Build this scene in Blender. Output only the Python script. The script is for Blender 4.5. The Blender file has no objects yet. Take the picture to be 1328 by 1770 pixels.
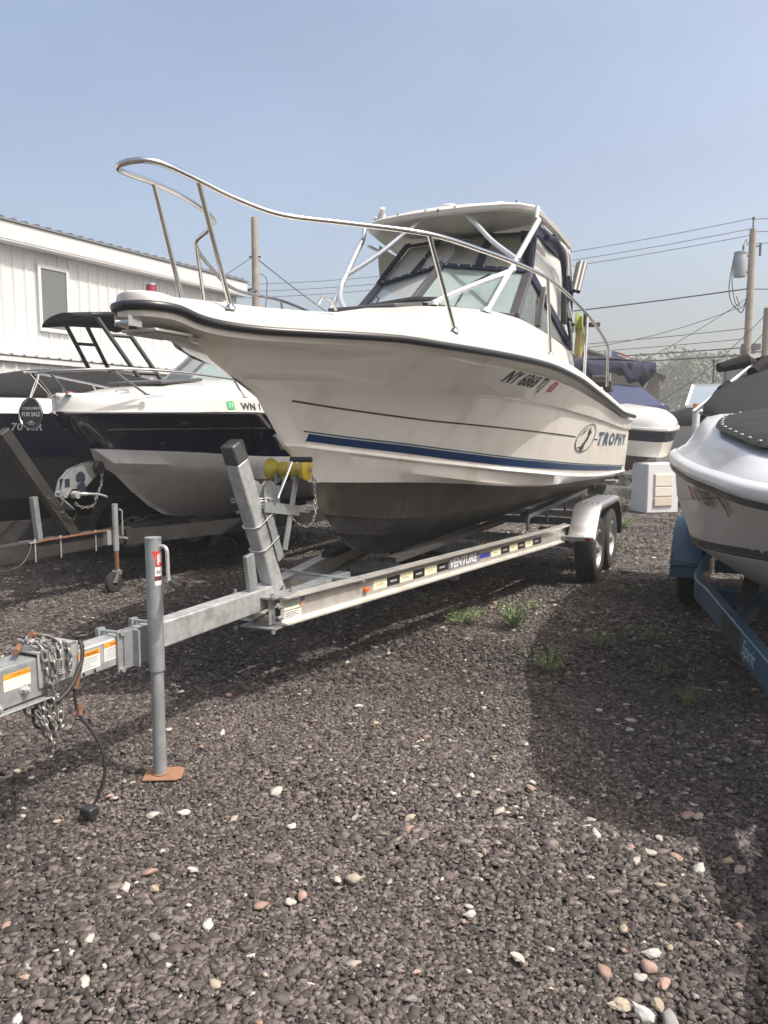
import bpy, bmesh, math, random
import numpy as np
from mathutils import Vector, Matrix, noise as mnoise
R=math.radians; PI=math.pi
random.seed(7); np.random.seed(7)
SC=bpy.context.scene
# ---------------------------------------------------------------- camera
cam_d=bpy.data.cameras.new('camera'); cam=bpy.data.objects.new('camera',cam_d)
SC.collection.objects.link(cam); SC.camera=cam
cam.location=(0,0,1.55); cam.rotation_euler=(R(84),0,0)
cam_d.sensor_fit='VERTICAL'; cam_d.sensor_height=36; cam_d.lens=36*1330/1770.0
cam_d.clip_start=0.05; cam_d.clip_end=2000
# ---------------------------------------------------------------- world and sun
SUN_EL=R(57); sdir=Vector((.904*math.cos(SUN_EL),-.427*math.cos(SUN_EL),math.sin(SUN_EL))).normalized()
W=bpy.data.worlds.new('World'); SC.world=W; W.use_nodes=True
nt=W.node_tree; sky=nt.nodes.new('ShaderNodeTexSky'); sky.sky_type='NISHITA'; sky.sun_disc=False
sky.sun_elevation=SUN_EL; sky.sun_rotation=math.atan2(sdir.x,sdir.y)
sky.altitude=0; sky.air_density=1.0; sky.dust_density=7.0; sky.ozone_density=0.0
bg=nt.nodes['Background']
_tc=nt.nodes.new('ShaderNodeTexCoord'); _mp=nt.nodes.new('ShaderNodeMapping'); _mp.inputs['Scale'].default_value=(1,1,2.6); _nz=nt.nodes.new('ShaderNodeTexNoise'); _nz.inputs['Scale'].default_value=1.7; _nz.inputs['Detail'].default_value=5; _nz.inputs['Roughness'].default_value=.55
_mr=nt.nodes.new('ShaderNodeMapRange'); _mr.inputs[1].default_value=.3; _mr.inputs[2].default_value=.7; _mr.inputs[3].default_value=.93; _mr.inputs[4].default_value=1.07; _vm=nt.nodes.new('ShaderNodeVectorMath'); _vm.operation='SCALE'
nt.links.new(_tc.outputs['Generated'],_mp.inputs[0]); nt.links.new(_mp.outputs[0],_nz.inputs['Vector']); nt.links.new(_nz.outputs[0],_mr.inputs[0]); nt.links.new(sky.outputs[0],_vm.inputs[0]); nt.links.new(_mr.outputs[0],_vm.inputs['Scale']); nt.links.new(_vm.outputs[0],bg.inputs[0])
bg.inputs[1].default_value=0.15
sl=bpy.data.lights.new('sun','SUN'); sl.energy=3.0; sl.angle=R(0.6); sl.color=(1.0,.965,.915)
so=bpy.data.objects.new('sun',sl); SC.collection.objects.link(so)
so.rotation_euler=(-sdir).to_track_quat('-Z','Y').to_euler()
SC.view_settings.view_transform='Standard'; SC.view_settings.look='None'
SC.view_settings.gamma=1; SC.view_settings.exposure=0.72; SC.view_settings.use_curve_mapping=False
# ---------------------------------------------------------------- helpers
COL=SC.collection
def setup(o,label=None,cat=None,group=None,kind=None):
    if label: o['label']=label
    if cat: o['category']=cat
    if group: o['group']=group
    if kind: o['kind']=kind
    return o
def empty(name,loc,rz=0,**k):
    o=bpy.data.objects.new(name,None); o.empty_display_size=.2; COL.objects.link(o)
    o.location=loc; o.rotation_euler=(0,0,rz); return setup(o,**k)
class MB:
    def __init__(s): s.v=[]; s.f=[]; s.m=[]
    def add(s,vs,fs,m=0):
        n=len(s.v); s.v+= [tuple(v) for v in vs]; s.f+=[tuple(i+n for i in f) for f in fs]; s.m+=[m]*len(fs); return s
    def box(s,x0,x1,y0,y1,z0,z1,m=0):
        return s.add([(x0,y0,z0),(x1,y0,z0),(x1,y1,z0),(x0,y1,z0),(x0,y0,z1),(x1,y0,z1),(x1,y1,z1),(x0,y1,z1)],
          [(3,2,1,0),(4,5,6,7),(0,1,5,4),(1,2,6,5),(2,3,7,6),(3,0,4,7)],m)
    def bar(s,a,b,w,h,up=(0,0,1),m=0):  # rectangular bar from a to b
        a=Vector(a);b=Vector(b);d=(b-a).normalized();u=Vector(up)
        x=d.cross(u)
        if x.length<1e-4: x=d.cross(Vector((1,0,0)))
        x.normalize(); y=x.cross(d).normalized(); vs=[]
        for p in (a,b):
            for i,j in ((-1,-1),(1,-1),(1,1),(-1,1)): vs.append(p+x*(i*w/2)+y*(j*h/2))
        return s.add(vs,[(3,2,1,0),(4,5,6,7),(0,1,5,4),(1,2,6,5),(2,3,7,6),(3,0,4,7)],m)
    def tube(s,pts,r,n=8,cap=True,m=0,closed=False):
        pts=[Vector(p) for p in pts]; N=len(pts); rr=r if isinstance(r,(list,tuple)) else [r]*N
        base=len(s.v); ref=None
        for i,p in enumerate(pts):
            if closed: t=(pts[(i+1)%N]-pts[i-1]).normalized()
            else: t=(pts[min(i+1,N-1)]-pts[max(i-1,0)]).normalized()
            if ref is None:
                ref=t.orthogonal().normalized()
            ref=(ref-t*ref.dot(t)).normalized(); q=t.cross(ref)
            for k in range(n):
                a=2*PI*k/n; s.v.append(tuple(p+(ref*math.cos(a)+q*math.sin(a))*rr[i]))
        M=N if closed else N-1
        for i in range(M):
            j=(i+1)%N
            for k in range(n):
                k2=(k+1)%n; s.f.append((base+i*n+k,base+i*n+k2,base+j*n+k2,base+j*n+k)); s.m.append(m)
        if cap and not closed:
            s.f.append(tuple(base+k for k in reversed(range(n)))); s.m.append(m)
            s.f.append(tuple(base+(N-1)*n+k for k in range(n))); s.m.append(m)
        return s
    def cyl(s,a,b,r,n=14,r2=None,m=0): return s.tube([a,b],[r,r if r2 is None else r2],n,m=m)
    def grid(s,rows,m=0,flip=False,mats=None):
        n=len(rows[0]); base=len(s.v)
        for r in rows: s.v+=[tuple(p) for p in r]
        for i in range(len(rows)-1):
            for k in range(n-1):
                f=(base+i*n+k,base+i*n+k+1,base+(i+1)*n+k+1,base+(i+1)*n+k)
                s.f.append(tuple(reversed(f)) if flip else f); s.m.append(mats[i] if mats else m)
        return s
    def lathe(s,prof,c,axis='z',n=20,m=0): # prof (r,h)
        rows=[]
        for r,h in prof:
            row=[]
            for k in range(n+1):
                a=2*PI*k/n; x=r*math.cos(a); y=r*math.sin(a)
                if axis=='z': p=(c[0]+x,c[1]+y,c[2]+h)
                elif axis=='x': p=(c[0]+h,c[1]+x,c[2]+y)
                else: p=(c[0]+y,c[1]+h,c[2]+x)
                row.append(p)
            rows.append(row)
        return s.grid(rows,m)
    def prism(s,pts,off,m=0): # polygon extruded by vector
        n=len(pts); o=Vector(off); vs=[Vector(p) for p in pts]; vs+= [p+o for p in vs]
        fs=[tuple(reversed(range(n))),tuple(range(n,2*n))]+[(i,(i+1)%n,n+(i+1)%n,n+i) for i in range(n)]
        return s.add(vs,fs,m)
    def quadslab(s,a,b,c,d,t=.006,m=0):
        a,b,c,d=[Vector(q) for q in (a,b,c,d)]; nn=((b-a).cross(d-a)).normalized()*t
        return s.prism([a,b,c,d],nn,m)
    def mesh(s,name,mats,smooth=35,weld=False):
        me=bpy.data.meshes.new(name); me.from_pydata(s.v,[],s.f)
        if not isinstance(mats,(list,tuple)): mats=[mats]
        for x in mats: me.materials.append(x)
        if len(mats)>1: me.polygons.foreach_set('material_index',s.m)
        if weld or True:
            bm=bmesh.new(); bm.from_mesh(me)
            if weld: bmesh.ops.remove_doubles(bm,verts=bm.verts,dist=5e-4)
            bmesh.ops.recalc_face_normals(bm,faces=bm.faces)
            bm.to_mesh(me); bm.free()
        if smooth:
            me.polygons.foreach_set('use_smooth',[True]*len(me.polygons))
            try: me.set_sharp_from_angle(angle=R(smooth))
            except Exception: pass
        me.update(); return me
    def build(s,name,mats,parent=None,smooth=35,bevel=0,weld=False,**k):
        o=bpy.data.objects.new(name,s.mesh(name,mats,smooth,weld)); COL.objects.link(o)
        if parent: o.parent=parent
        if bevel:
            b=o.modifiers.new('bevel','BEVEL'); b.width=bevel; b.segments=2; b.limit_method='ANGLE'; b.angle_limit=R(40)
        return setup(o,**k)
def pch(xs,ys,x):
    xs=np.asarray(xs,float); ys=np.asarray(ys,float); n=len(xs); h=np.diff(xs); d=np.diff(ys)/h; m=np.zeros(n)
    for i in range(1,n-1):
        if d[i-1]*d[i]>0:
            w1=2*h[i]+h[i-1]; w2=h[i]+2*h[i-1]; m[i]=(w1+w2)/(w1/d[i-1]+w2/d[i])
    m[0]=d[0]; m[-1]=d[-1]
    x=np.clip(x,xs[0],xs[-1]); i=int(np.clip(np.searchsorted(xs,x)-1,0,n-2)); t=(x-xs[i])/h[i]
    return float((2*t**3-3*t**2+1)*ys[i]+(t**3-2*t**2+t)*h[i]*m[i]+(-2*t**3+3*t**2)*ys[i+1]+(t**3-t**2)*h[i]*m[i+1])
def tab(*t):
    xs=[a[0] for a in t]; ys=[a[1] for a in t]; return lambda s: pch(xs,ys,s)
def smoothpath(pts,n=6):
    pts=[Vector(p) for p in pts]; out=[]
    for i in range(len(pts)-1):
        p0=pts[max(i-1,0)];p1=pts[i];p2=pts[i+1];p3=pts[min(i+2,len(pts)-1)]
        for k in range(n):
            t=k/n; out.append(.5*((2*p1)+(-p0+p2)*t+(2*p0-5*p1+4*p2-p3)*t*t+(-p0+3*p1-3*p2+p3)*t**3))
    out.append(pts[-1]); return out
def dupe(src,parent=None,loc=None,rot=None):
    c=src.copy(); COL.objects.link(c); c.parent=parent
    if loc is not None: c.location=loc
    if rot is not None: c.rotation_euler=rot
    for ch in src.children: dupe(ch,c)
    return c
def text_mesh(body,fn,mat,name,parent,size=1.0,shear=0,offset=0.0,spacing=1.0,**k):
    """flat lettering; fn maps the 2-D glyph point to the surface it is stuck on"""
    cu=bpy.data.curves.new('t','FONT'); cu.body=body; cu.size=size; cu.shear=shear; cu.offset=offset; cu.resolution_u=3; cu.space_character=spacing
    o=bpy.data.objects.new('t',cu); COL.objects.link(o)
    dg=bpy.context.evaluated_depsgraph_get(); dg.update(); me=bpy.data.meshes.new_from_object(o.evaluated_get(dg))
    bpy.data.objects.remove(o); bpy.data.curves.remove(cu)
    me.name=name; me.materials.clear(); me.materials.append(mat)
    for v in me.vertices: v.co=Vector(fn(v.co.x,v.co.y))
    ob=bpy.data.objects.new(name,me); COL.objects.link(ob); ob.parent=parent; return setup(ob,**k)
# ---------------------------------------------------------------- materials
def mat(name,col,rough=.5,metal=0,coat=0,coatr=.05,spec=.5,var=0,vscale=6,bump=0,bscale=60,streak=0,dirt=None,dirtscale=3,dirtamt=.5,trans=0,alpha=1,rvar=0):
    m=bpy.data.materials.new(name); m.use_nodes=True; n=m.node_tree; b=n.nodes['Principled BSDF']; L=n.links.new
    b.inputs['Base Color'].default_value=(*col,1); b.inputs['Roughness'].default_value=rough; b.inputs['Metallic'].default_value=metal
    b.inputs['Coat Weight'].default_value=coat; b.inputs['Coat Roughness'].default_value=coatr
    b.inputs['Specular IOR Level'].default_value=spec
    if trans: b.inputs['Transmission Weight'].default_value=trans
    if alpha<1: b.inputs['Alpha'].default_value=alpha
    tc=n.nodes.new('ShaderNodeTexCoord'); out=None
    def noise(sc,det=4,vec=None,ro=.6):
        t=n.nodes.new('ShaderNodeTexNoise'); t.inputs['Scale'].default_value=sc; t.inputs['Detail'].default_value=det; t.inputs['Roughness'].default_value=ro
        L(vec or tc.outputs['Object'],t.inputs['Vector']); return t
    cur=None
    if var:
        t=noise(vscale); r=n.nodes.new('ShaderNodeMapRange'); r.inputs[1].default_value=.25;r.inputs[2].default_value=.75;r.inputs[3].default_value=1-var;r.inputs[4].default_value=1+var
        L(t.outputs[0],r.inputs[0]); mx=n.nodes.new('ShaderNodeVectorMath'); mx.operation='SCALE'; mx.inputs[0].default_value=col; L(r.outputs[0],mx.inputs['Scale']); cur=mx.outputs[0]
    if dirt:
        mp=n.nodes.new('ShaderNodeMapping'); L(tc.outputs['Object'],mp.inputs[0])
        if streak: mp.inputs['Scale'].default_value=(1,1,streak)
        t=noise(dirtscale,6,mp.outputs[0],.65); r=n.nodes.new('ShaderNodeMapRange'); r.inputs[1].default_value=.5;r.inputs[2].default_value=.72;r.inputs[3].default_value=0;r.inputs[4].default_value=dirtamt
        L(t.outputs[0],r.inputs[0]); mx=n.nodes.new('ShaderNodeMix'); mx.data_type='RGBA'; L(r.outputs[0],mx.inputs[0])
        if cur: L(cur,mx.inputs[6])
        else: mx.inputs[6].default_value=(*col,1)
        mx.inputs[7].default_value=(*dirt,1); cur=mx.outputs[2]
    if cur: L(cur,b.inputs['Base Color'])
    if rvar:
        t=noise(vscale*2,5); r=n.nodes.new('ShaderNodeMapRange'); r.inputs[3].default_value=max(rough-rvar,0.02); r.inputs[4].default_value=rough+rvar; L(t.outputs[0],r.inputs[0]); L(r.outputs[0],b.inputs['Roughness'])
    if bump:
        t=noise(bscale,5); bp=n.nodes.new('ShaderNodeBump'); bp.inputs['Strength'].default_value=bump; bp.inputs['Distance'].default_value=.01; L(t.outputs[0],bp.inputs['Height']); L(bp.outputs[0],b.inputs['Normal'])
    return m
GEL=mat('white_gelcoat',(.80,.765,.69),.34,coat=.6,coatr=.12,var=.05,vscale=1.2,dirt=(.46,.39,.27),dirtscale=3.5,dirtamt=.38,streak=.22,bump=.03,bscale=3,rvar=.1)
GELD=mat('deck_gelcoat',(.48,.47,.435),.4,coat=.3,coatr=.2,var=.02,dirt=(.55,.48,.36),dirtscale=5,dirtamt=.18)
BOTTOM=mat('bottom_paint',(.05,.041,.033),.55,var=.35,vscale=3,dirt=(.20,.175,.145),dirtscale=2.5,dirtamt=.6,streak=.3,spec=.4)
BOTBLACK=mat('bottom_black',(.022,.022,.024),.6,var=.3,vscale=4,dirt=(.11,.11,.11),dirtscale=4,dirtamt=.6)
RUBB=mat('black_rubber',(.018,.019,.022),.35,spec=.5,bump=.05,bscale=30)
DGREY=mat('dark_grey_trim',(.06,.06,.062),.4,var=.1)
SS=mat('stainless',(.62,.60,.57),.16,metal=1,rvar=.05,vscale=10)
ALU=mat('brushed_aluminium',(.62,.62,.61),.38,metal=.85,var=.08,vscale=8,rvar=.08)
ALUW=mat('anodised_tube',(.66,.67,.68),.35,metal=.75,var=.05)
ALUB=mat('beam_aluminium',(.60,.575,.53),.45,metal=.6,var=.12,vscale=5,dirt=(.36,.32,.27),dirtscale=4,dirtamt=.5,rvar=.1)
GALV=mat('galvanised_steel',(.42,.43,.425),.5,metal=.5,var=.22,vscale=26,dirt=(.20,.205,.20),dirtscale=9,dirtamt=.8,bump=.05,bscale=80,rvar=.1)
GALVD=mat('galvanised_dull',(.29,.305,.31),.5,metal=.45,var=.2,vscale=18,dirt=(.15,.15,.145),dirtscale=8,dirtamt=.75,streak=.2,rvar=.08)
RUST=mat('rust',(.17,.08,.045),.9,var=.3,vscale=30,dirt=(.10,.05,.03),dirtscale=25,dirtamt=.7,bump=.2,bscale=90)
RUSTL=mat('rusty_plate',(.23,.12,.065),.85,var=.2,vscale=30,dirt=(.16,.09,.06),dirtscale=20,dirtamt=.6,bump=.15,bscale=120)
NAVY=mat('navy_stripe',(.006,.035,.11),.35,coat=.4)
TEAL=mat('teal_pinstripe',(.03,.10,.14),.4)
NAVYC=mat('navy_canvas',(.008,.011,.036),.85,var=.15,vscale=20,bump=.1,bscale=60)
NAVYH=mat('navy_hull',(.004,.006,.026),.12,coat=.8,coatr=.04,var=.05)
BLUEC=mat('blue_canvas',(.022,.032,.08),.85,var=.12,vscale=8,bump=.1,bscale=40)
BLACKC=mat('black_canvas',(.012,.012,.013),.9,spec=.25,var=.15,vscale=10,bump=.15,bscale=30,dirt=(.025,.025,.026),dirtscale=3,dirtamt=.4)
GREYC=mat('charcoal_canvas',(.021,.021,.023),.9,var=.15,vscale=4,bump=.15,bscale=9,dirt=(.035,.035,.036),dirtscale=3,dirtamt=.5,spec=.25)
BLACKP=mat('black_plastic',(.02,.02,.021),.45,var=.1)
BLACKM=mat('black_painted_steel',(.028,.027,.026),.5,var=.2,vscale=9,dirt=(.08,.07,.06),dirtscale=6,dirtamt=.5)
TYRE=mat('tyre_rubber',(.022,.021,.02),.85,var=.2,vscale=12,dirt=(.055,.048,.04),dirtscale=9,dirtamt=.6,bump=.1,bscale=50)
WHITEP=mat('white_vinyl',(.62,.62,.60),.5); BLACKV=mat('black_vinyl',(.02,.02,.022),.5)
BROWNV=mat('brown_vinyl',(.07,.045,.04),.5); REDV=mat('red_vinyl',(.45,.04,.05),.5); ORANGEV=mat('orange_vinyl',(.75,.28,.03),.5)
CREAMV=mat('cream_reflector',(.80,.74,.52),.35,var=.05,vscale=40); GREENV=mat('green_vinyl',(.05,.36,.14),.5); BLUEV=mat('blue_vinyl',(.03,.04,.32),.5)
REDL=mat('red_lens',(.22,.01,.02),.12,coat=.8); AMBER=mat('amber_lens',(.55,.14,.02),.2,coat=.5)
YELR=mat('yellow_roller',(.48,.38,.03),.3,coat=.3,trans=.15,var=.1,vscale=40)
WOODG=mat('carpeted_bunk',(.025,.024,.024),.95,bump=.3,bscale=150)
BLUET=mat('blue_trailer_paint',(.022,.10,.17),.35,coat=.3,var=.1,vscale=5,dirt=(.07,.09,.10),dirtscale=6,dirtamt=.45,rvar=.1)
SILVER=mat('silver_gelcoat',(.60,.60,.60),.38,coat=.45,coatr=.1,var=.03,vscale=2)
SILVERD=mat('grey_gelcoat',(.66,.655,.64),.35,coat=.4,coatr=.15,var=.04,vscale=2)
WHITEG=mat('bright_gelcoat',(.50,.495,.47),.25,coat=.5,coatr=.08)
CORD=mat('cord_black',(.02,.019,.018),.6); CHAIN=mat('zinc_chain',(.24,.235,.225),.5,metal=.7,var=.2,vscale=40,dirt=(.14,.10,.08),dirtscale=30,dirtamt=.5)
CREAMP=mat('cream_plastic',(.58,.55,.47),.5,var=.04); TANP=mat('tan_plastic',(.45,.38,.24),.5); FGW=mat('fibreglass_white',(.55,.56,.56),.45,var=.03,dirt=(.45,.44,.40),dirtscale=3,dirtamt=.3)
POLEW=mat('weathered_pole',(.27,.225,.175),.9,var=.2,vscale=5,dirt=(.12,.10,.08),dirtscale=10,dirtamt=.6,streak=.1,bump=.3,bscale=40)
WIREM=mat('wire',(.03,.03,.032),.6); TRANSF=mat('transformer_grey',(.22,.25,.28),.5,var=.06)
def glass(name,tint=(.8,.86,.86),a=.25,rough=.03,base=(.35,.38,.38)):
    m=bpy.data.materials.new(name); m.use_nodes=True; n=m.node_tree; n.nodes.clear(); L=n.links.new
    o=n.nodes.new('ShaderNodeOutputMaterial'); t=n.nodes.new('ShaderNodeBsdfTransparent'); t.inputs[0].default_value=(*tint,1)
    g=n.nodes.new('ShaderNodeBsdfPrincipled'); g.inputs['Base Color'].default_value=(*base,1); g.inputs['Roughness'].default_value=rough; 
    f=n.nodes.new('ShaderNodeFresnel'); f.inputs[0].default_value=1.5; ad=n.nodes.new('ShaderNodeMath'); ad.operation='MAXIMUM'; ad.inputs[1].default_value=a
    L(f.outputs[0],ad.inputs[0]); mx=n.nodes.new('ShaderNodeMixShader'); L(ad.outputs[0],mx.inputs[0]); L(t.outputs[0],mx.inputs[1]); L(g.outputs[0],mx.inputs[2]); L(mx.outputs[0],o.inputs[0]); return m
GLASS=glass('windshield_glass',(.84,.91,.91),.07); VINYL=glass('clear_vinyl',(.85,.85,.80),.30,.3,(.55,.54,.50)); CURT=glass('milky_vinyl_curtain',(.85,.85,.8),.8,.35,(.60,.59,.55)); DARKG=glass('tinted_glass',(.25,.3,.32),.5)

FEND=mat('diamond_plate',(.55,.56,.58),.3,metal=.85,var=.05)
def _dp():
    n=FEND.node_tree; b=n.nodes['Principled BSDF']; L=n.links.new; tc=n.nodes.new('ShaderNodeTexCoord'); mp=n.nodes.new('ShaderNodeMapping'); mp.inputs['Rotation'].default_value=(.8,.8,.78); L(tc.outputs['Object'],mp.inputs[0])
    v=n.nodes.new('ShaderNodeTexVoronoi'); v.inputs['Scale'].default_value=60; v.inputs['Randomness'].default_value=.1; L(mp.outputs[0],v.inputs['Vector'])
    bp=n.nodes.new('ShaderNodeBump'); bp.inputs['Strength'].default_value=1; bp.inputs['Distance'].default_value=.006; bp.invert=True; L(v.outputs['Distance'],bp.inputs['Height']); L(bp.outputs[0],b.inputs['Normal'])
_dp()
# ================================================================ ground
def ground_mat():
    m=bpy.data.materials.new('gravel_ground'); m.use_nodes=True; n=m.node_tree; b=n.nodes['Principled BSDF']; L=n.links.new
    tc=n.nodes.new('ShaderNodeTexCoord')
    v=n.nodes.new('ShaderNodeTexVoronoi'); v.inputs['Scale'].default_value=26; v.inputs['Randomness'].default_value=1; L(tc.outputs['Object'],v.inputs['Vector'])
    v2=n.nodes.new('ShaderNodeTexVoronoi'); v2.inputs['Scale'].default_value=9; L(tc.outputs['Object'],v2.inputs['Vector'])
    sp=n.nodes.new('ShaderNodeSeparateColor'); L(v.outputs['Color'],sp.inputs[0])
    cr=n.nodes.new('ShaderNodeValToRGB'); e=cr.color_ramp; e.elements[0].color=(.022,.02,.018,1); e.elements[1].color=(.085,.075,.066,1); e.elements[1].position=.9
    q=e.elements.new(.97); q.color=(.16,.14,.11,1); L(sp.outputs[0],cr.inputs[0])
    nz=n.nodes.new('ShaderNodeTexNoise'); nz.inputs['Scale'].default_value=.7; nz.inputs['Detail'].default_value=6; L(tc.outputs['Object'],nz.inputs['Vector'])
    mr=n.nodes.new('ShaderNodeMapRange'); mr.inputs[1].default_value=.3; mr.inputs[2].default_value=.7; mr.inputs[3].default_value=.75; mr.inputs[4].default_value=1.3; L(nz.outputs[0],mr.inputs[0])
    vm=n.nodes.new('ShaderNodeVectorMath'); vm.operation='SCALE'; L(cr.outputs[0],vm.inputs[0]); L(mr.outputs[0],vm.inputs['Scale']); L(vm.outputs[0],b.inputs['Base Color'])
    b.inputs['Roughness'].default_value=.9
    bp=n.nodes.new('ShaderNodeBump'); bp.inputs['Strength'].default_value=.9; bp.inputs['Distance'].default_value=.02; L(v.outputs['Distance'],bp.inputs['Height']); bp.invert=True; L(bp.outputs[0],b.inputs['Normal'])
    return m
GM=ground_mat()
def gz(x,y): return .014*mnoise.noise(Vector((x*.6,y*.6,3)))
xs=np.concatenate([[-1200,-200,-60,-25],np.linspace(-14,16,90),[30,60,200,1200]]); ys=np.concatenate([[-60,-20,-6],np.linspace(-2,26,84),[40,80,200,1400]])
def gh(x,y):
    k=max(0,min(1,(15-abs(x))/4))*max(0,min(1,(25-y)/4)) if -2<=y<=26 else 0
    return gz(x,y)*k-.012*k
g=MB(); g.grid([[(x,y,gh(x,y)) for x in xs] for y in ys]); ground=g.build('ground',GM,smooth=60,kind='structure')
ground['label']='dark crushed slate gravel of the boat yard'
# ---- crushed stone: real chips, joined (nobody could count them)
def stone_mat(name,ramp,rough=.85):
    m=bpy.data.materials.new(name); m.use_nodes=True; n=m.node_tree; b=n.nodes['Principled BSDF']; L=n.links.new
    a=n.nodes.new('ShaderNodeAttribute'); a.attribute_name='tone'; cr=n.nodes.new('ShaderNodeValToRGB'); el=cr.color_ramp.elements
    el[0].position=ramp[0][0]; el[0].color=(*ramp[0][1],1); el[1].position=ramp[-1][0]; el[1].color=(*ramp[-1][1],1)
    for p,c in ramp[1:-1]: q=el.new(p); q.color=(*c,1)
    tc=n.nodes.new('ShaderNodeTexCoord'); nz=n.nodes.new('ShaderNodeTexNoise'); nz.inputs['Scale'].default_value=45; nz.inputs['Detail'].default_value=3; L(tc.outputs['Object'],nz.inputs['Vector'])
    mr=n.nodes.new('ShaderNodeMapRange'); mr.inputs[1].default_value=.3; mr.inputs[2].default_value=.7; mr.inputs[3].default_value=.78; mr.inputs[4].default_value=1.22; L(nz.outputs[0],mr.inputs[0])
    L(a.outputs['Fac'],cr.inputs[0]); vm=n.nodes.new('ShaderNodeVectorMath'); vm.operation='SCALE'; L(cr.outputs[0],vm.inputs[0]); L(mr.outputs[0],vm.inputs['Scale']); L(vm.outputs[0],b.inputs['Base Color'])
    b.inputs['Roughness'].default_value=rough; b.inputs['Specular IOR Level'].default_value=.3; return m
CHIP=stone_mat('slate_chips',[(0,(.028,.024,.0225)),(.3,(.063,.0535,.049)),(.6,(.108,.0905,.082)),(.85,(.170,.145,.131)),(.95,(.25,.22,.195)),(1,(.40,.36,.31))])
rng=np.random.default_rng(5)
def chips(N,sampler,smin,smax,zoff):
    x,y=sampler(N); N=len(x)
    L_=rng.uniform(smin,smax,N)*np.exp(rng.normal(0,.22,N)); L_*=np.where(rng.random(N)<.12,1.35,1); Wd=L_*rng.uniform(.38,.85,N); T_=L_*rng.uniform(.10,.24,N)
    k=4; ang=np.linspace(0,2*np.pi,k,endpoint=False)[None]+rng.uniform(-.45,.45,(N,k)); rad=rng.uniform(.6,1.3,(N,k))
    px=np.cos(ang)*rad*L_[:,None]/2; py=np.sin(ang)*rad*Wd[:,None]/2
    top=np.stack([px*.97,py*.97,np.repeat(T_[:,None]/2,k,1)*rng.uniform(.6,1.2,(N,k))],-1); bot=np.stack([px,py,np.repeat(-T_[:,None]/2,k,1)],-1)
    P_=np.concatenate([top,bot],1)
    yaw=rng.uniform(0,2*np.pi,N); tilt=rng.normal(0,.17,N); tax=rng.uniform(0,2*np.pi,N)
    c,s=np.cos(yaw),np.sin(yaw); X=P_[...,0]*c[:,None]-P_[...,1]*s[:,None]; Y=P_[...,0]*s[:,None]+P_[...,1]*c[:,None]; Z=P_[...,2]
    ax,ay=np.cos(tax),np.sin(tax); d=X*ax[:,None]+Y*ay[:,None]; ct,st=np.cos(tilt),np.sin(tilt)
    nd=d*ct[:,None]-Z*st[:,None]; nz=d*st[:,None]+Z*ct[:,None]; X=X+(nd-d)*ax[:,None]; Y=Y+(nd-d)*ay[:,None]
    # height: cheap lumps
    lump=.010*np.sin(x*3.1+np.sin(y*2.3)*2)+.008*np.sin(y*4.7+x*1.7)+.006*np.sin(x*9+y*7)
    base=np.array([gh(a,b) for a,b in zip(x,y)])+lump*.6+zoff+rng.uniform(0,.011,N)
    V=np.stack([X+x[:,None],Y+y[:,None],nz+base[:,None]],-1).reshape(-1,3)
    f=[[0,1,2],[0,2,3]]+[t for i in range(4) for t in ([4+i,4+(i+1)%4,(i+1)%4],[4+i,(i+1)%4,i])]
    F=(np.array(f)[None]+ (np.arange(N)*8)[:,None,None]).reshape(-1,3); patch=.10*np.sin(x*1.3+1.7*np.sin(y*.9))+.08*np.sin(y*2.1+x*.7); tone=np.repeat(np.clip(rng.beta(1.25,1.5,N)*.85+.03+patch+np.where(rng.random(N)<.025,.4,0),0,1),10)
    return V,F,tone
def region(y0,y1,xm):
    def sm(N):
        y=np.sqrt(rng.uniform(y0**2,y1**2,N)); w=y*.54+xm; x=rng.uniform(-1,1,N)*w; return x,y
    return sm
sets=[chips(46000,region(.9,2.9,.75),.014,.037,.006),chips(60000,region(2.85,4.6,.75),.015,.036,.006),chips(72000,region(4.5,8,.8),.021,.042,.006),chips(46000,region(7.9,18,1.2),.033,.06,.002)]
gx,gy=region(.9,4.4,.75)(62000); ga=rng.uniform(0,2*np.pi,62000); gs=rng.uniform(.005,.013,62000); gzb=np.array([gh(a,b) for a,b in zip(gx,gy)])+.006+rng.uniform(0,.012,62000)
GV=np.zeros((62000,4,3)); 
for q in range(3): GV[:,q,0]=gx+np.cos(ga+q*2.1)*gs; GV[:,q,1]=gy+np.sin(ga+q*2.1)*gs*.7; GV[:,q,2]=gzb-.003
GV[:,3,0]=gx+gs*rng.normal(0,.3,62000); GV[:,3,1]=gy+gs*rng.normal(0,.3,62000); GV[:,3,2]=gzb+gs*.55
GF=(np.array([[0,1,3],[1,2,3],[2,0,3]])[None]+(np.arange(62000)*4)[:,None,None]).reshape(-1,3)
sets.append((GV.reshape(-1,3),GF,np.repeat(np.clip(rng.beta(1.5,1.3,62000)*.9,0,1),3)))
off=0;VV=[];FF=[];TT=[]
for V,F,t in sets: VV.append(V);FF.append(F+off);TT.append(t);off+=len(V)
VV=np.concatenate(VV);FF=np.concatenate(FF);TT=np.concatenate(TT)
me=bpy.data.meshes.new('gravel'); me.vertices.add(len(VV)); me.vertices.foreach_set('co',VV.ravel().astype(np.float32))
me.loops.add(len(FF)*3); me.loops.foreach_set('vertex_index',FF.ravel().astype(np.int32)); me.polygons.add(len(FF))
me.polygons.foreach_set('loop_start',np.arange(0,len(FF)*3,3,dtype=np.int32)); me.update(calc_edges=True)
at=me.attributes.new('tone','FLOAT','FACE'); at.data.foreach_set('value',TT.astype(np.float32)); me.materials.append(CHIP)
go=bpy.data.objects.new('gravel',me); COL.objects.link(go); setup(go,'crushed dark slate chips covering the yard','gravel',kind='stuff')
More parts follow.
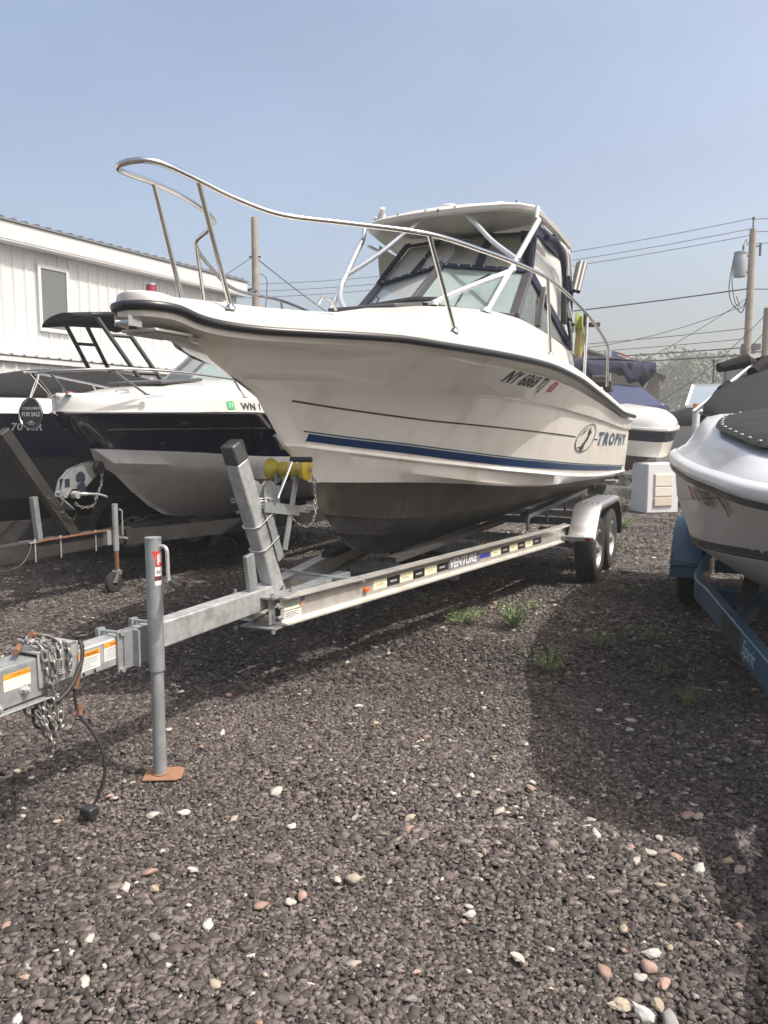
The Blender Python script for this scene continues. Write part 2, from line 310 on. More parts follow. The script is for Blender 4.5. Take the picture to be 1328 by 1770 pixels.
# ---- pale pebbles one can pick out: parts of the ground
PEBC=[(.30,.255,.20),(.36,.33,.29),(.24,.16,.125),(.40,.385,.36),(.29,.235,.165),(.17,.16,.155),(.31,.21,.17),(.24,.23,.22)]
PEBM=[mat('pebble_stone_%s'%w,c,.8,var=.18,vscale=40,dirt=tuple(v*.6 for v in c),dirtscale=30,dirtamt=.5,bump=.15,bscale=60) for w,c in zip('abcdefgh',PEBC)]
pebmesh=[]
for i in range(16):
    bm=bmesh.new(); bmesh.ops.create_icosphere(bm,subdivisions=2,radius=.5); s=Vector((1,random.uniform(.55,.85),random.uniform(.35,.55))); o=Vector((i*3.1,1,2))
    for v in bm.verts: v.co*=1+.7*mnoise.noise(v.co*1.9+o)+.25*mnoise.noise(v.co*4.5+o); v.co=Vector((v.co.x*s.x,v.co.y*s.y,v.co.z*s.z))
    m_=bpy.data.meshes.new('pebble'); bm.to_mesh(m_); bm.free(); m_.polygons.foreach_set('use_smooth',[i%3!=0]*len(m_.polygons)); m_.materials.append(PEBM[i%8]); pebmesh.append(m_)
def pebble(x,y,sz,k=None):
    o=bpy.data.objects.new('pebble',pebmesh[random.randrange(16) if k is None else k]); COL.objects.link(o); o.parent=ground
    o.location=(x,y,gh(x,y)+.021+sz*.02); o.scale=(sz,)*3; o.rotation_euler=(random.uniform(-.3,.3),random.uniform(-.3,.3),random.uniform(0,6.28))
def gpx(px,py):  # ground point seen at a place in the picture (used once, to lay out loose stones)
    a=(px-664)/1330; b=-(py-885)/1330; P_=R(6); d=Vector((a,math.cos(P_)+b*math.sin(P_),-math.sin(P_)+b*math.cos(P_))); t=-1.53/d.z; return d.x*t,d.y*t
for (px,py,w,k) in [(260,1500,26,2),(267,1528,20,4),(360,1590,24,3),(452,1558,24,2),(610,1516,26,0),(582,1515,16,1),(333,1497,20,1),(502,1553,20,1),(523,1543,22,6),(478,1365,22,1),(505,1424,18,1),(822,1368,20,0),(710,1411,22,0),(705,1430,26,2),(918,1360,18,6),(921,1350,14,3),(815,1338,14,3),(1031,1440,24,3),(1140,1445,18,1),(1189,1406,26,6),(1208,1407,20,1),(1172,1479,24,6),(1124,1470,22,1),(1098,1486,24,1),(1259,1482,36,4),(1279,1498,24,0),(1210,1497,28,3),(1141,1527,20,0),(1127,1642,30,3),(1122,1667,40,6),(1107,1684,22,1),(1160,1632,18,4),(1148,1695,34,6),(1113,1745,38,3),(1075,1732,46,0),(1138,1730,36,4),(1160,1762,48,7),(1043,1672,34,2),(1080,1600,30,4),(895,1650,26,1),(290,1658,12,3),(370,1693,24,0),(146,1690,26,1),(124,1636,14,3),(180,1660,14,3),(10,1592,18,2),(30,1750,20,3),(712,1720,24,5),(716,1289,14,0),(737,1270,14,2),(650,1247,16,0),(543,1243,14,2),(385,1264,14,3),(395,1200,16,6),(440,1180,14,2),(270,1192,16,0),(620,1218,14,3),(1090,1260,16,3),(1300,1280,20,5),(1060,1240,12,5),(405,1410,16,0),(318,1400,18,3),(262,1405,22,1),(190,1372,12,6),(160,1385,18,2),(30,1330,14,0),(95,1290,14,2)]:
    x,y=gpx(px,py); pebble(x,y,w/1330*math.hypot(y,1.55)*(.95 if w<30 else .78),k+8*random.randrange(2))
for i in range(215):
    y=random.uniform(1.7,11)**1.0; x=random.uniform(-.52,.52)*y; pebble(x,y,random.uniform(.02,.04)*(1 if y<6 else 1.5))
# ---- dry twigs lying on the gravel are left to the chips; weeds
LEAFM=mat('weed_green',(.115,.165,.055),.6,var=.25,vscale=30)
def weed(x,y,h,sp,nb,label):
    w=MB()
    for i in range(nb):
        a=random.uniform(0,6.28); l=h*random.uniform(.5,1.1); r=sp*random.uniform(.3,1); bx=math.cos(a)*.02; by=math.sin(a)*.02
        side=Vector((-math.sin(a),math.cos(a),0)); wd=random.uniform(.0015,.003)
        pts=[Vector((bx+math.cos(a)*r*t**1.3,by+math.sin(a)*r*t**1.3,l*(t-.35*t*t*random.uniform(.5,1)))) for t in (0,.35,.7,1)]
        ws=[wd,wd*1.4,wd,.001]; w.grid([[p-side*q,p+Vector((0,0,q*.5)),p+side*q] for p,q in zip(pts,ws)])
        for t in (.25,.4,.55,.68,.8,.92,1.0):
            c=pts[0].lerp(pts[-1],t)+Vector((0,0,.01)); d=Vector((random.uniform(-1,1),random.uniform(-1,1),random.uniform(.1,.7))).normalized()*random.uniform(.012,.032); q=d.cross(Vector((0,0,1))).normalized()*random.uniform(.004,.009)
            w.add([c,c+d*.5+q,c+d,c+d*.5-q],[(0,1,2,3)])
    w.build('weed',LEAFM,None,smooth=0,label=label,cat='weed',group='weeds growing in the gravel').location=(x,y,gh(x,y)+.01)
weed(.64,6.16,.14,.22,46,'low spreading weed in sun in front of the trailer beam'); weed(1.03,6.0,.26,.16,60,'tallest bushy green weed near the shadow edge')
weed(1.07,4.86,.2,.12,24,'thin weed in the round shadow, nearest the sunlit gravel'); weed(1.56,5.4,.2,.12,26,'upright weed in the middle of the round shadow')
weed(1.97,5.55,.12,.14,26,'small leafy weed in the shadow near the blue trailer'); weed(1.72,4.2,.14,.08,16,'single sprig of weed in shadow below the blue trailer beam')
weed(-4.15,10.2,.12,.3,50,'flat grassy weed under the black trailer'); weed(5.6,13.9,.22,.25,40,'weed at the right foot of the white console')
weed(3.85,12.3,.3,.3,60,'weed beyond the diamond plate fender'); weed(2.95,9.9,.2,.2,36,'weed beside the rear trailer tyre'); weed(4.6,17,.35,.9,90,'patch of tall weeds under the far boat')
for x,y,h,l in ((.33,6.9,.07,'tiny sprout in the shadow beside the trailer beam'),(1.32,6.6,.08,'small sprout between the tall weed and the trailer tyre'),(1.75,4.75,.07,'small sprout at the middle of the round shadow'),(2.3,7.2,.10,'small sprout in front of the blue fender'),(-.9,7.0,.06,'tiny sprout behind the winch post of the aluminium trailer')): weed(x,y,h,.05,10,l)
# ================================================================ boats: generic pieces
def frame(ox,oy,deg):
    return (ox,oy,0),-R(deg)
def loft_hull(levels,s1,N=56,um=.46,gp=1.5,S0=None):
    """levels: (s0,bfn,zfn) top to bottom; rows of points for port side (x>0)"""
    S0=levels[0][0] if S0 is None else S0; rows=[]
    for s0,bf,zf in levels:
        row=[]
        for i in range(N+1):
            t=(i/N)**gp; s=S0+(s1-S0)*t+(s0-S0)*(1-t)**2.5
            row.append((0 if i==0 else bf(s),s,zf(s)))
        rows.append(row)
    return rows
def mirror(rows): return [[(-x,y,z) for x,y,z in r] for r in rows]
def surf_b(levels,s,z):
    """half breadth of the topsides at station s and height z"""
    zz=[];bb=[]
    for s0,bf,zf in levels:
        if s>=s0: zz.append(zf(s)); bb.append(bf(s))
    zz=zz[::-1]; bb=bb[::-1]; return float(np.interp(z,zz,bb))
def strip(levels,f0,f1,sa,sb,name,m,parent,side=1,off=.003,n=60,slantend=0,k=3,**kw):
    w=MB(); rows=[]
    for i in range(n+1):
        s=sa+(sb-sa)*i/n; z0=f0(s); z1=f1(s); row=[]
        for j in range(k+1):
            z=z0+(z1-z0)*j/k; ss=s+slantend*(1-j/k)*(1-i/n); row.append((side*(surf_b(levels,ss,z)+off),ss,z))
        rows.append(row)
    w.grid(rows); return w.build(name,m,parent,**kw)
def wheel(parent,x,y,r,w,rimr,side=1,rimmat=None,name='wheel',spokes=8):
    h=MB(); h.cyl((x-side*w*.3,y,r),(x+side*w*.42,y,r),.055,16); h.cyl((x+side*w*.42,y,r),(x+side*w*.5,y,r),.04,12)
    hub=h.build(name,GALVD,parent)
    t=MB(); hw=w/2; prof=[(rimr,-hw*.85),(rimr+.02,-hw*.95),(r-.035,-hw*1.0),(r-.012,-hw*.9),(r,-hw*.7)]
    for q in (-.4,-.33,-.05,.05,.33,.4): prof.append((r-(.009 if abs(q) in (.33,.05) and False else 0),hw*q))
    prof=[(rimr,-hw*.85),(rimr+.02,-hw*.97),(r-.05,-hw*1.03),(r-.012,-hw*.92),(r,-hw*.74),(r,-hw*.45),(r-.01,-hw*.43),(r-.01,-hw*.38),(r,-hw*.36),(r,-hw*.05),(r-.01,-hw*.03),(r-.01,hw*.03),(r,hw*.05),(r,hw*.36),(r-.01,hw*.38),(r-.01,hw*.43),(r,hw*.45),(r,hw*.74),(r-.012,hw*.92),(r-.05,hw*1.03),(rimr+.02,hw*.97),(rimr,hw*.85)]
    t.lathe(prof,(x,y,r),'x',40); t.build('tyre',TYRE,hub)
    ri=MB(); q=side*hw; ri.lathe([(rimr+.004,q*.9),(rimr-.012,q*.93),(rimr-.02,q*.6),(rimr*.72,q*.45),(rimr*.62,q*.5),(rimr*.35,q*.62),(.02,q*.64)],(x,y,r),'x',32)
    for i in range(spokes):
        a=2*PI*i/spokes; c=(x+q*.5,y+math.cos(a)*rimr*.72,r+math.sin(a)*rimr*.72); ri.cyl((c[0]-q*.05,c[1],c[2]),(c[0]+q*.03,c[1],c[2]),.026,10,m=1)
        a2=a+.3; ri.cyl((x+q*.6,y+math.cos(a2)*.06,r+math.sin(a2)*.06),(x+q*.72,y+math.cos(a2)*.06,r+math.sin(a2)*.06),.01,6)
    ri.build('rim',[rimmat or GALV,BLACKP],hub); return hub
# ================================================================ main boat (local axes: x = port, y = aft, z = up)
TL,TR=frame(-.69,4.3,25)
boat=empty('cabin_boat',TL,TR,label='large white walkaround fishing boat with hardtop and blue side stripe, on the aluminium trailer',cat='boat')
sb=tab((-1.0,0),(-.985,.06),(-.95,.105),(-.88,.14),(-.6,.175),(-.4,.26),(-.2,.40),(0,.55),(.5,.83),(1,1.0),(1.6,1.13),(2.2,1.2),(3,1.24),(4,1.25),(5,1.24),(6.37,1.2))
sz=tab((-1.0,2.095),(-.85,2.09),(-.69,2.062),(-.3,2.045),(.26,2.052),(.59,2.04),(1.12,2.03),(1.77,2.018),(2.56,1.972),(3.41,1.892),(4.3,1.81),(5.28,1.745),(6.37,1.735))
kz=tab((-.26,1.835),(.2,1.832),(.9,1.815),(1.32,1.797),(1.9,1.777),(2.4,1.752),(3.11,1.705),(4.2,1.65),(5.36,1.596),(6.37,1.573))
kb=tab((-.26,0),(0,.125),(.25,.28),(.5,.45),(1,.7),(1.6,.9),(2.2,1.03),(3,1.14),(4,1.19),(5,1.19),(6.37,1.16))
fz=lambda f:(lambda s: sz(s)+(kz(s)-sz(s))*f)
L_flareA=(-.53,tab((-.53,0),(-.45,.04),(-.3,.13),(-.1,.27),(0,.36),(.5,.7),(1,.91),(1.6,1.07),(2.2,1.155),(3,1.21),(4,1.228),(6.37,1.185)),fz(.32))
L_flareB=(-.43,tab((-.43,0),(-.36,.03),(-.2,.12),(0,.235),(.5,.57),(1,.80),(1.6,.985),(2.2,1.09),(3,1.175),(4,1.208),(6.37,1.17)),fz(.65))
def steep(s0,*t): return tab((s0,0),(s0+.02,.015),*t)
pz=tab((.1,1.73),(.53,1.68),(1.14,1.62),(1.58,1.594),(2.18,1.56),(3.63,1.487),(6.37,1.405))
pb=steep(-.02,(.1,.07),(.5,.25),(1,.5),(1.6,.73),(2.2,.9),(3,1.06),(4,1.13),(5,1.15),(6.37,1.13))
lz=tab((.3,1.485),(.65,1.44),(1.1,1.383),(1.65,1.324),(2.41,1.249),(3.72,1.15),(5,1.10),(6.37,1.078))
lb=steep(.22,(.34,.06),(.6,.18),(1,.37),(1.6,.60),(2.2,.79),(3,.97),(4,1.07),(5,1.1),(6.37,1.1))
cz=tab((.38,1.365),(.77,1.316),(1.15,1.272),(1.65,1.206),(2.3,1.132),(3.08,1.084),(4.35,1.066),(5.27,1.05),(6.37,1.02))
cb=steep(.38,(.5,.07),(1,.32),(1.6,.56),(2.2,.74),(3,.91),(4,1.0),(5,1.05),(6.37,1.07))
wz=tab((.52,1.235),(.86,1.217),(1.23,1.2),(1.73,1.168),(2.3,1.118),(3.08,1.07),(4.35,1.05),(6.37,1.0))
wb=steep(.52,(.86,.17),(1.23,.33),(1.73,.53),(2.3,.735),(3,.87),(4,.955),(5,1.0),(6.37,1.02))
levels=[(-1.0,sb,sz),(-.99,lambda s: sb(s)*.9,lambda s: sz(s)-.05),L_flareA,L_flareB,
 (-.26,kb,kz),(-.25,lambda s: max(kb(s)-.022,0),lambda s: kz(s)-.008),(-.02,pb,pz),
 (.22,lambda s: lb(s),lz),(.235,lambda s: lb(s)+.014*min(1,max(0,(s-.3)/.5)),lambda s: lz(s)-.022),(.26,lambda s: max(lb(s)-.016,0),lambda s: lz(s)-.038),
 (.38,cb,cz)]
bot=[(.38,cb,cz),(.52,wb,wz)]
z1=tab((.69,1.02),(1,.97),(1.5,.93),(2.3,.92),(3,.91),(6.37,.87)); b1=steep(.69,(1,.14),(1.6,.34),(2.3,.52),(3,.63),(4,.69),(6.37,.72))
z2=tab((.87,.87),(1.5,.79),(2.3,.76),(3.5,.75),(6.37,.73)); b2=steep(.87,(1.5,.14),(2.3,.27),(3,.32),(6.37,.36))
zk=tab((1.1,.735),(1.3,.68),(1.7,.622),(2.5,.605),(6.37,.60))
b_a=lambda d:(lambda s: max(b1(s)-d,0)); b_b=lambda d:(lambda s: max(b2(s)-d,0))
under=[(.52,wb,wz),(.69,b1,z1),(.72,b_a(.035),lambda s:z1(s)-.006),(.87,b2,z2),(.9,b_b(.03),lambda s:z2(s)-.006),(1.1,lambda s:0,zk)]
hu=MB()
for rr,ms in ((loft_hull(levels,6.37),[0]*20),(loft_hull(bot,6.37,S0=-1.0),[0]),(loft_hull(under,6.37,S0=-1.0),[1,1,2,2,2])):
    hu.grid(rr,mats=ms); hu.grid(mirror(rr),flip=True,mats=ms)
# transom
tp=[(f[1](6.37),6.37,f[2](6.37)) for f in levels]; tq=[(f[1](6.37),6.37,f[2](6.37)) for f in under]
ring=tp+tq; hu.grid([ring,mirror([ring])[0]],m=0)
hull=hu.build('hull',[GEL,BOTTOM,BOTBLACK],boat,smooth=28,weld=True)
# rub rail: black extrusion round the sheer with pulpit
for sd in (1,-1):
    rows=[]; NN=90
    for i in range(NN+1):
        s=-1.0+7.37*(i/NN)**1.7; b=sb(s); z=sz(s); s2=min(s+.01,6.37); dx=sb(s2)-b; dy=s2-s+1e-6; l=math.hypot(dx,dy); nx,ny=dy/l,-dx/l
        if i==0: nx,ny=0,-1
        rows.append([(sd*(b+nx*o),s+ny*o,z+h) for o,h in ((-.005,.015),(.010,.016),(.023,.009),(.026,-.004),(.021,-.018),(.007,-.026),(-.01,-.025))])
    rr=MB().grid(rows,flip=sd<0); rr.build('rub_rail',RUBB,boat,smooth=50)
# deck
NS=70; ds=[-1.0+ (2.45+1.0)*(i/NS)**1.4 for i in range(NS+1)]
bt=tab((-1.0,0),(-.8,.06),(-.4,.12),(0,.24),(.5,.42),(1,.58),(1.5,.69),(2.4,.79),(4.05,.86))
zt=tab((-1.0,2.13),(-.75,2.14),(-.5,2.155),(0,2.185),(.5,2.225),(1,2.28),(1.5,2.34),(2,2.40),(2.4,2.43),(3,2.41),(4.05,2.335))
zc=tab((-1.0,2.13),(-.9,2.145),(-.8,2.16),(-.45,2.19),(0,2.215),(.5,2.26),(.9,2.32),(1.4,2.42),(1.9,2.50),(2.45,2.555))
def section(s):
    b=sb(s); z=sz(s); t=bt(s); k=min(1,b/.3); hf=min(1,max(.55,.55+(s+.8)/1.4))
    e=lambda d: max(b-d*k,0)
    return [(b,s,z+.015),(e(.004),s,z+.055*hf),(e(.022),s,z+.082*hf),(e(.05),s,z+.094*hf),(e(.12),s,z+.098*hf),(max(min(t+.16*k,e(.13)),t),s,z+.10*hf),(max(min(t+.09*k,e(.14)),t),s,z+.10*hf+.025*k),(t+.03*k,s,zt(s)-.045*k),(t,s,zt(s)),(t*.8,s,zt(s)+(zc(s)-zt(s))*.45),(t*.5,s,zt(s)+(zc(s)-zt(s))*.8),(0,s,zc(s))]
rows=[section(s) for s in ds]
tipz=[(0,-1.135,z) for z in (2.075,2.11,2.135,2.14,2.145,2.15,2.15,2.15,2.15,2.15,2.15,2.15)]
dk=MB(); dk.grid(rows,flip=True); dk.grid(mirror(rows)); deck=dk.build('deck',GELD,boat,smooth=40,weld=True)
# aft of the windshield: side decks with cabin sides, coaming, cockpit liner
sd_=MB(); rows=[]
for i in range(31):
    s=2.45+1.6*i/30; q=section(s)[:9]; t=bt(s); q+= [(t-.05,s,zt(s)+.002),(t-.06,s,zt(s)-.03),(t-.07,s,1.3)]; rows.append(q)
sd_.grid(rows,flip=True); sd_.grid(mirror(rows)); sd_.grid([rows[-1][5:],[(x-.0,y+.001,1.3) for x,y,z in rows[-1][5:]]])
sd_.build('side_deck',GELD,boat,smooth=40)
co=MB(); rows=[]
for i in range(31):
    s=4.05+2.32*i/30; b=sb(s); z=sz(s); up=.10-.02*(i/30)
    rows.append([(b,s,z+.015),(b-.004,s,z+.05),(b-.025,s,z+up-.01),(b-.05,s,z+up),(b-.2,s,z+up),(b-.22,s,z+up-.02),(b-.23,s,1.25)])
co.grid(rows,flip=True); co.grid(mirror(rows)); co.box(-1.07,1.07,6.17,6.36,1.35,1.81); co.box(-.78,.78,2.7,6.2,1.32,1.36); co.build('cockpit_coaming',GELD,boat,smooth=40)
# stripes that lie on the topsides
up_=lambda s: kz(s)-.012
strip(levels,lambda s: pz(s)+.004,lambda s: pz(s)-.006,.17,3.30,'pinstripe',BROWNV,boat)
zs1=tab((.33,1.551),(.62,1.515),(1.05,1.468),(1.6,1.408),(2.35,1.338),(3.63,1.252),(6.3,1.13))
zs2=tab((.33,1.495),(.62,1.458),(1.05,1.407),(1.6,1.342),(2.35,1.27),(3.63,1.19),(6.3,1.072))
strip(levels,lambda s: zs1(s)+.002,lambda s: zs1(s)-.006,.32,6.2,'teal_stripe',TEAL,boat)
strip(levels,lambda s: zs1(s)-.013,lambda s: zs2(s),.36,6.1,'blue_stripe',NAVY,boat,slantend=.0,k=4)
def on_hull(s0,z0,sc,slope=0,side=1,lv=levels,off=.006):
    def f(x,y):
        s=s0+x*sc; z=z0+y+ x*sc*slope; return (side*(surf_b(lv,s,z)+off),s,z)
    return f
text_mesh('NY 6868 TJ',on_hull(1.42,1.880,1.15,-.045,off=.011),BLACKV,'registration_number',boat,size=.105,shear=.25,offset=.0022,spacing=1.08)
text_mesh('TROPHY',on_hull(4.12,1.42,2.35,-.014),mat('trophy_letters',(.05,.085,.12),.4),'name_letters',boat,size=.17,shear=.24,offset=.0075,spacing=1.35)
st=MB(); f=on_hull(2.16,1.845,1,-.05,off=.007); st.grid([[f(x+.02*j,.02*j*3.4) for x in (0,.03,.06,.085)] for j in range(2)]); st.build('registration_sticker',REDV,boat); text_mesh('25',on_hull(2.165,1.858,1,-.05,off=.011),WHITEP,'registration_sticker',boat,size=.055,offset=.001)
# round badge with leaping fish
bd=MB(); f=on_hull(0,0,1); 
def bp(a,b_): return f(3.66+a*.33,1.487+b_*.128+a*.02)
ci=[(math.cos(2*PI*i/40),math.sin(2*PI*i/40)) for i in range(41)]
bd.grid([[bp(c*r+s_*.12*r,s_*r) for c,s_ in ci] for r in (1,.93)])
fish=[(-.5,-.75),(-.3,-.35),(-.05,-.1),(.1,.25),(.05,.55),(.2,.8),(.28,.5),(.45,.35),(.3,.15),(.2,-.15),(-.05,-.45),(-.15,-.9)]
bd.add([bp(x,y) for x,y in fish],[tuple(range(len(fish)))]); bd.add([bp(x,y) for x,y in ((-.75,.25),(-.45,.55),(.0,.8),(-.35,.45))],[(0,1,2,3)]); bd.add([bp(x,y) for x,y in ((-.8,-.55),(-.4,-.5),(-.35,-.62))],[(0,1,2)])
bd.build('fish_badge',mat('badge_print',(.05,.04,.05),.4),boat,smooth=0)
strip(levels,lambda s: pz(s)+.004-.0,lambda s: pz(s)-.006,4.0,4.16,'pinstripe',BLACKP,boat,n=4)
# waterline edge marks: hull vent and aft corner fittings
v=MB(); f=on_hull(0,0,1,off=.006)
for s in (5.35,5.5,5.95): v.grid([[f(s,1.70),f(s+.1,1.70)],[f(s,1.63),f(s+.1,1.63)]])
v.build('aft_vent',GELD,boat)
for q_ in (1,-1): MB().box(min(q_*.55,q_*1.0),max(q_*.55,q_*1.0),6.37,6.62,.9,.93).build('trim_tab',GALVD,boat)
# bow: navigation light, pulpit hatch panel below, anchor roller
nl=MB(); nl.cyl((0,-.84,2.13),(0,-.84,2.17),.033,16,m=0); nl.cyl((0,-.84,2.17),(0,-.84,2.20),.026,16,r2=.023,m=1); nl.cyl((0,-.84,2.20),(0,-.84,2.208),.025,16,m=2); nl.build('bow_light',[BLACKP,REDL,SS],boat)
ph=MB(); ph.box(-.10,.10,-.93,-.68,1.985,1.999); ph.box(-.07,.07,-.9,-.7,1.975,1.986); ph.box(-.07,.07,-.68,-.58,1.978,1.99); ph.build('pulpit_pad',GELD,boat,bevel=.004)
MB().tube([(0,.38,1.36),(0,.33,1.32),(0,.38,1.27)],.011,8).build('bow_eye',SS,boat)
ar=MB(); ar.cyl((-.035,-1.01,2.015),(.035,-1.01,2.015),.016,12); ar.box(-.04,-.035,-1.03,-.95,2.0,2.045); ar.box(.035,.04,-1.03,-.95,2.0,2.045); ar.build('anchor_roller',SS,boat)
kg=MB(); 
for a,b in (((0,-.02,1.645),(0,.09,1.57)),((0,.15,1.525),(0,.24,1.45))): kg.bar(a,b,.02,.02,up=(1,0,0))
kg.build('keel_guard',SS,boat)
# bow rail
for sd in (1,-1):
    top=[(0,-.95,2.70),(.07,-.935,2.70),(.12,-.87,2.695),(.15,-.70,2.68),(.22,-.48,2.64),(.34,-.27,2.605),(.56,-.03,2.60),(.9,.26,2.575),(1.02,.8,2.59),(1.08,1.3,2.61),(1.12,2.0,2.635),(1.15,2.7,2.60),(1.17,3.35,2.54),(1.18,3.85,2.47),(1.18,4.25,2.40),(1.18,4.33,2.33),(1.18,4.35,1.99)]
    if sd<0: top=[(0,-.95,2.70),(.07,-.935,2.70),(.12,-.87,2.70),(.15,-.63,2.72),(.22,-.3,2.74),(.33,.02,2.755),(.43,.20,2.765),(.56,.31,2.76),(.78,.47,2.73),(.95,.85,2.67)]+top[9:]
    P_=[(sd*x,y,z) for x,y,z in top]; P_=smoothpath(P_,6)
    MB().tube(P_,.0135,10).build('bow_rail',SS,boat,smooth=60)
    for a,b in (((.15,-.68,2.68) if sd>0 else (.15,-.63,2.72),(.14,-.44,2.15)),((.9,.26,2.575) if sd>0 else (.80,.5,2.725),(.88,.72,2.135)),((1.12,2.0,2.635),(1.13,2.08,2.10)),((1.165,3.3,2.545),(1.17,3.2,2.0))):
        a=Vector((sd*a[0],a[1],a[2])); b=Vector((sd*b[0],b[1],b[2])); w=MB(); w.tube([a,b],.0125,10); w.tube([b+Vector((0,0,.02)),b-Vector((0,0,.01))],[.014,.032],12); w.build('stanchion',SS,boat,smooth=60)
# cabin-top fittings: forward hatch, cleats
h=MB(); h.box(-.27,.27,1.15,1.66,0,.035); hm=h.build('deck_hatch',DGREY,boat,bevel=.012); hm.location=(0,0,2.30); hm.rotation_euler=(R(9.5),0,0); hm.location=(-.05,.22,2.205)
cl=MB(); cl.tube([(.35,.05,2.22),(.35,.1,2.27),(.35,.2,2.27),(.35,.25,2.22)],.008,8); cl.tube([(-.3,.05,2.24),(-.3,.1,2.29),(-.3,.2,2.29),(-.3,.25,2.24)],.008,8); cl.build('cleat',SS,boat)
# ---- windshield
def mir(p,sd): return (sd*p[0],p[1],p[2])
C0=(0,2.2,2.565); C1=(0,2.83,2.965); K0=(.75,2.47,2.455); K1=(.70,3.06,2.90); A0=(.855,4.02,2.345); U0=(0,3.5,3.35); U1=(.56,3.42,3.30); S1=(.815,3.0,2.435)
gs=MB(); gm=MB(); gc=MB()
lerp=lambda a,b,t: tuple(Vector(a).lerp(Vector(b),t))
for sd in (1,-1):
    m_=lambda p: mir(p,sd)
    M0=(.03,2.2,2.565); M1=(.03,2.83,2.965)
    MB().quadslab(m_(M0),m_(K0),m_(K1),m_(M1),.005).build('windshield_pane',GLASS,boat,smooth=0)
    MB().prism([m_(K0),m_(A0),m_(K1)],(sd*-.005,0,0)).build('side_window',GLASS,boat,smooth=0)
    gs.bar(m_(C0),m_(K0),.05,.03); gs.bar(m_(K0),m_(K1),.075,.05,up=(0,1,0)); gs.bar(m_(K0),m_(A0),.03,.02)
    gs.bar(m_(S1),m_((.79,3.25,2.80)),.04,.03,up=(0,1,0)); gs.bar(m_(C1),m_(K1),.03,.02)
gs.bar(C0,C1,.11,.035,up=(1,0,0)); gs.build('windshield_frame',DGREY,boat,bevel=.003)
gk=MB(); gk.prism([(-.74,2.40,2.475),(-.35,2.12,2.555),(.05,2.07,2.575),(.30,2.12,2.56),(.28,2.22,2.575),(-.3,2.24,2.58),(-.7,2.5,2.49)],(0,0,.022)); gk.build('windshield_gasket',DGREY,boat)
wp=MB(); wp.tube([(.35,2.27,2.57),(.33,2.5,2.72),(.5,2.62,2.83)],.008,6); wp.tube([(-.45,2.36,2.55),(-.5,2.6,2.70),(-.62,2.72,2.78)],.008,6); wp.build('wiper',BLACKP,boat)
# ---- enclosure above the glass: clear vinyl with navy borders
for sd in (1,-1):
    m_=lambda p: mir(p,sd)
    MB().quadslab(m_(C1),m_(K1),m_(U1),m_(U0),.003).build('vinyl_window',VINYL,boat,smooth=0)
cb_=MB()
def band(a,b,w,t=.012): cb_.bar(a,b,t,w,up=(0,.9,1))
for sd in (1,-1):
    m_=lambda p: mir(p,sd)
    nn=(Vector(m_(K1))-Vector(C1)).cross(Vector(m_(U0))-Vector(C1)).normalized(); nn=nn if nn.y<0 else -nn; o=nn*.02
    cb_.bar(Vector(m_(C1))+o,Vector(m_(K1))+o,.075,.012,up=nn); cb_.bar(Vector(m_(U0))+o,Vector(m_(U1))+o,.09,.012,up=nn)
    for t in (.42,): cb_.bar(Vector(lerp(m_(C1),m_(K1),t))+o*1.5,Vector(lerp(m_(U0),m_(U1),t))+o*2,.07,.012,up=nn)
    cb_.bar(Vector(m_(K1))+o*1.5,Vector(m_(U1))+o*2,.075,.02,up=nn)
    if sd<0: continue
    cb_.bar(m_((.715,3.06,2.90)),m_((.87,4.05,2.36)),.03,.075,up=(0,0,1)); cb_.bar(m_((.72,3.06,2.92)),m_((.74,3.12,3.30)),.03,.08,up=(0,1,0)); cb_.bar(m_((.74,3.12,3.28)),m_((.76,4.2,3.22)),.03,.10)
    cb_.bar(m_((.76,4.1,3.22)),m_((.87,4.08,2.34)),.03,.07,up=(0,1,0))
cb_.build('canvas_trim',NAVYC,boat)
for sd in (1,-1):
    m_=lambda p: mir(p,sd)
    rows=[]
    for i in range(9):
        t=i/8; a=Vector(m_((.73,3.1,3.28))).lerp(Vector(m_((.75,4.15,3.22))),t); b=Vector(m_((.715,3.06,2.93))).lerp(Vector(m_((.86,4.03,2.38))),t); rows.append([a.lerp(b,k/6)+Vector((sd*.012*math.sin(t*9+k*.7),0,0)) for k in range(7)])
    MB().grid(rows).build('side_curtain',CURT,boat)
sn=MB()
for t in np.linspace(.06,.94,7):
    p=Vector(C1).lerp(Vector(K1),t)+Vector((0,-.022,.02)); sn.cyl(p,p+Vector((0,-.008,.004)),.009,8); sn.cyl(Vector((-p.x,p.y,p.z)),Vector((-p.x,p.y-.008,p.z+.004)),.009,8)
    p=Vector((.735,3.06,2.95)).lerp(Vector((.755,3.12,3.25)),t); sn.cyl(p,p+Vector((.008,0,0)),.009,8)
sn.build('snap_fastener',SS,boat)
# ---- hardtop
def ht_outline(inset=0):
    pts=[]; 
    half=[(0,2.72),(.3,2.735),(.55,2.78),(.68,2.84),(.775,2.95),(.80,3.1),(.83,3.6),(.845,4.1),(.83,4.22),(.76,4.27),(.4,4.29),(0,4.29)]
    cx,cy=0,3.5
    for x,y in half: pts.append((max(x-inset,0),y+(inset if y<3 else -inset if y>4.15 else 0)))
    return pts
def htz(x,y): return 3.385-.10*((y-2.7)/1.6)**1.3 if y>2.7 else 3.385
def ht_row(inset,dz,crown=0): 
    o=ht_outline(inset); r=[(x,y,htz(x,y)+dz+crown*(1-(x/.85)**2)) for x,y in o]; return r+[(-x,y,z) for x,y,z in reversed(r)][0:]
t=MB(); t.grid([ht_row(.10,.015,.0),ht_row(.02,-.012,0),ht_row(0,.0,0),ht_row(-.008,.03,0),ht_row(.01,.052,0),ht_row(.06,.068,.01),ht_row(.3,.085,.03)],m=0)
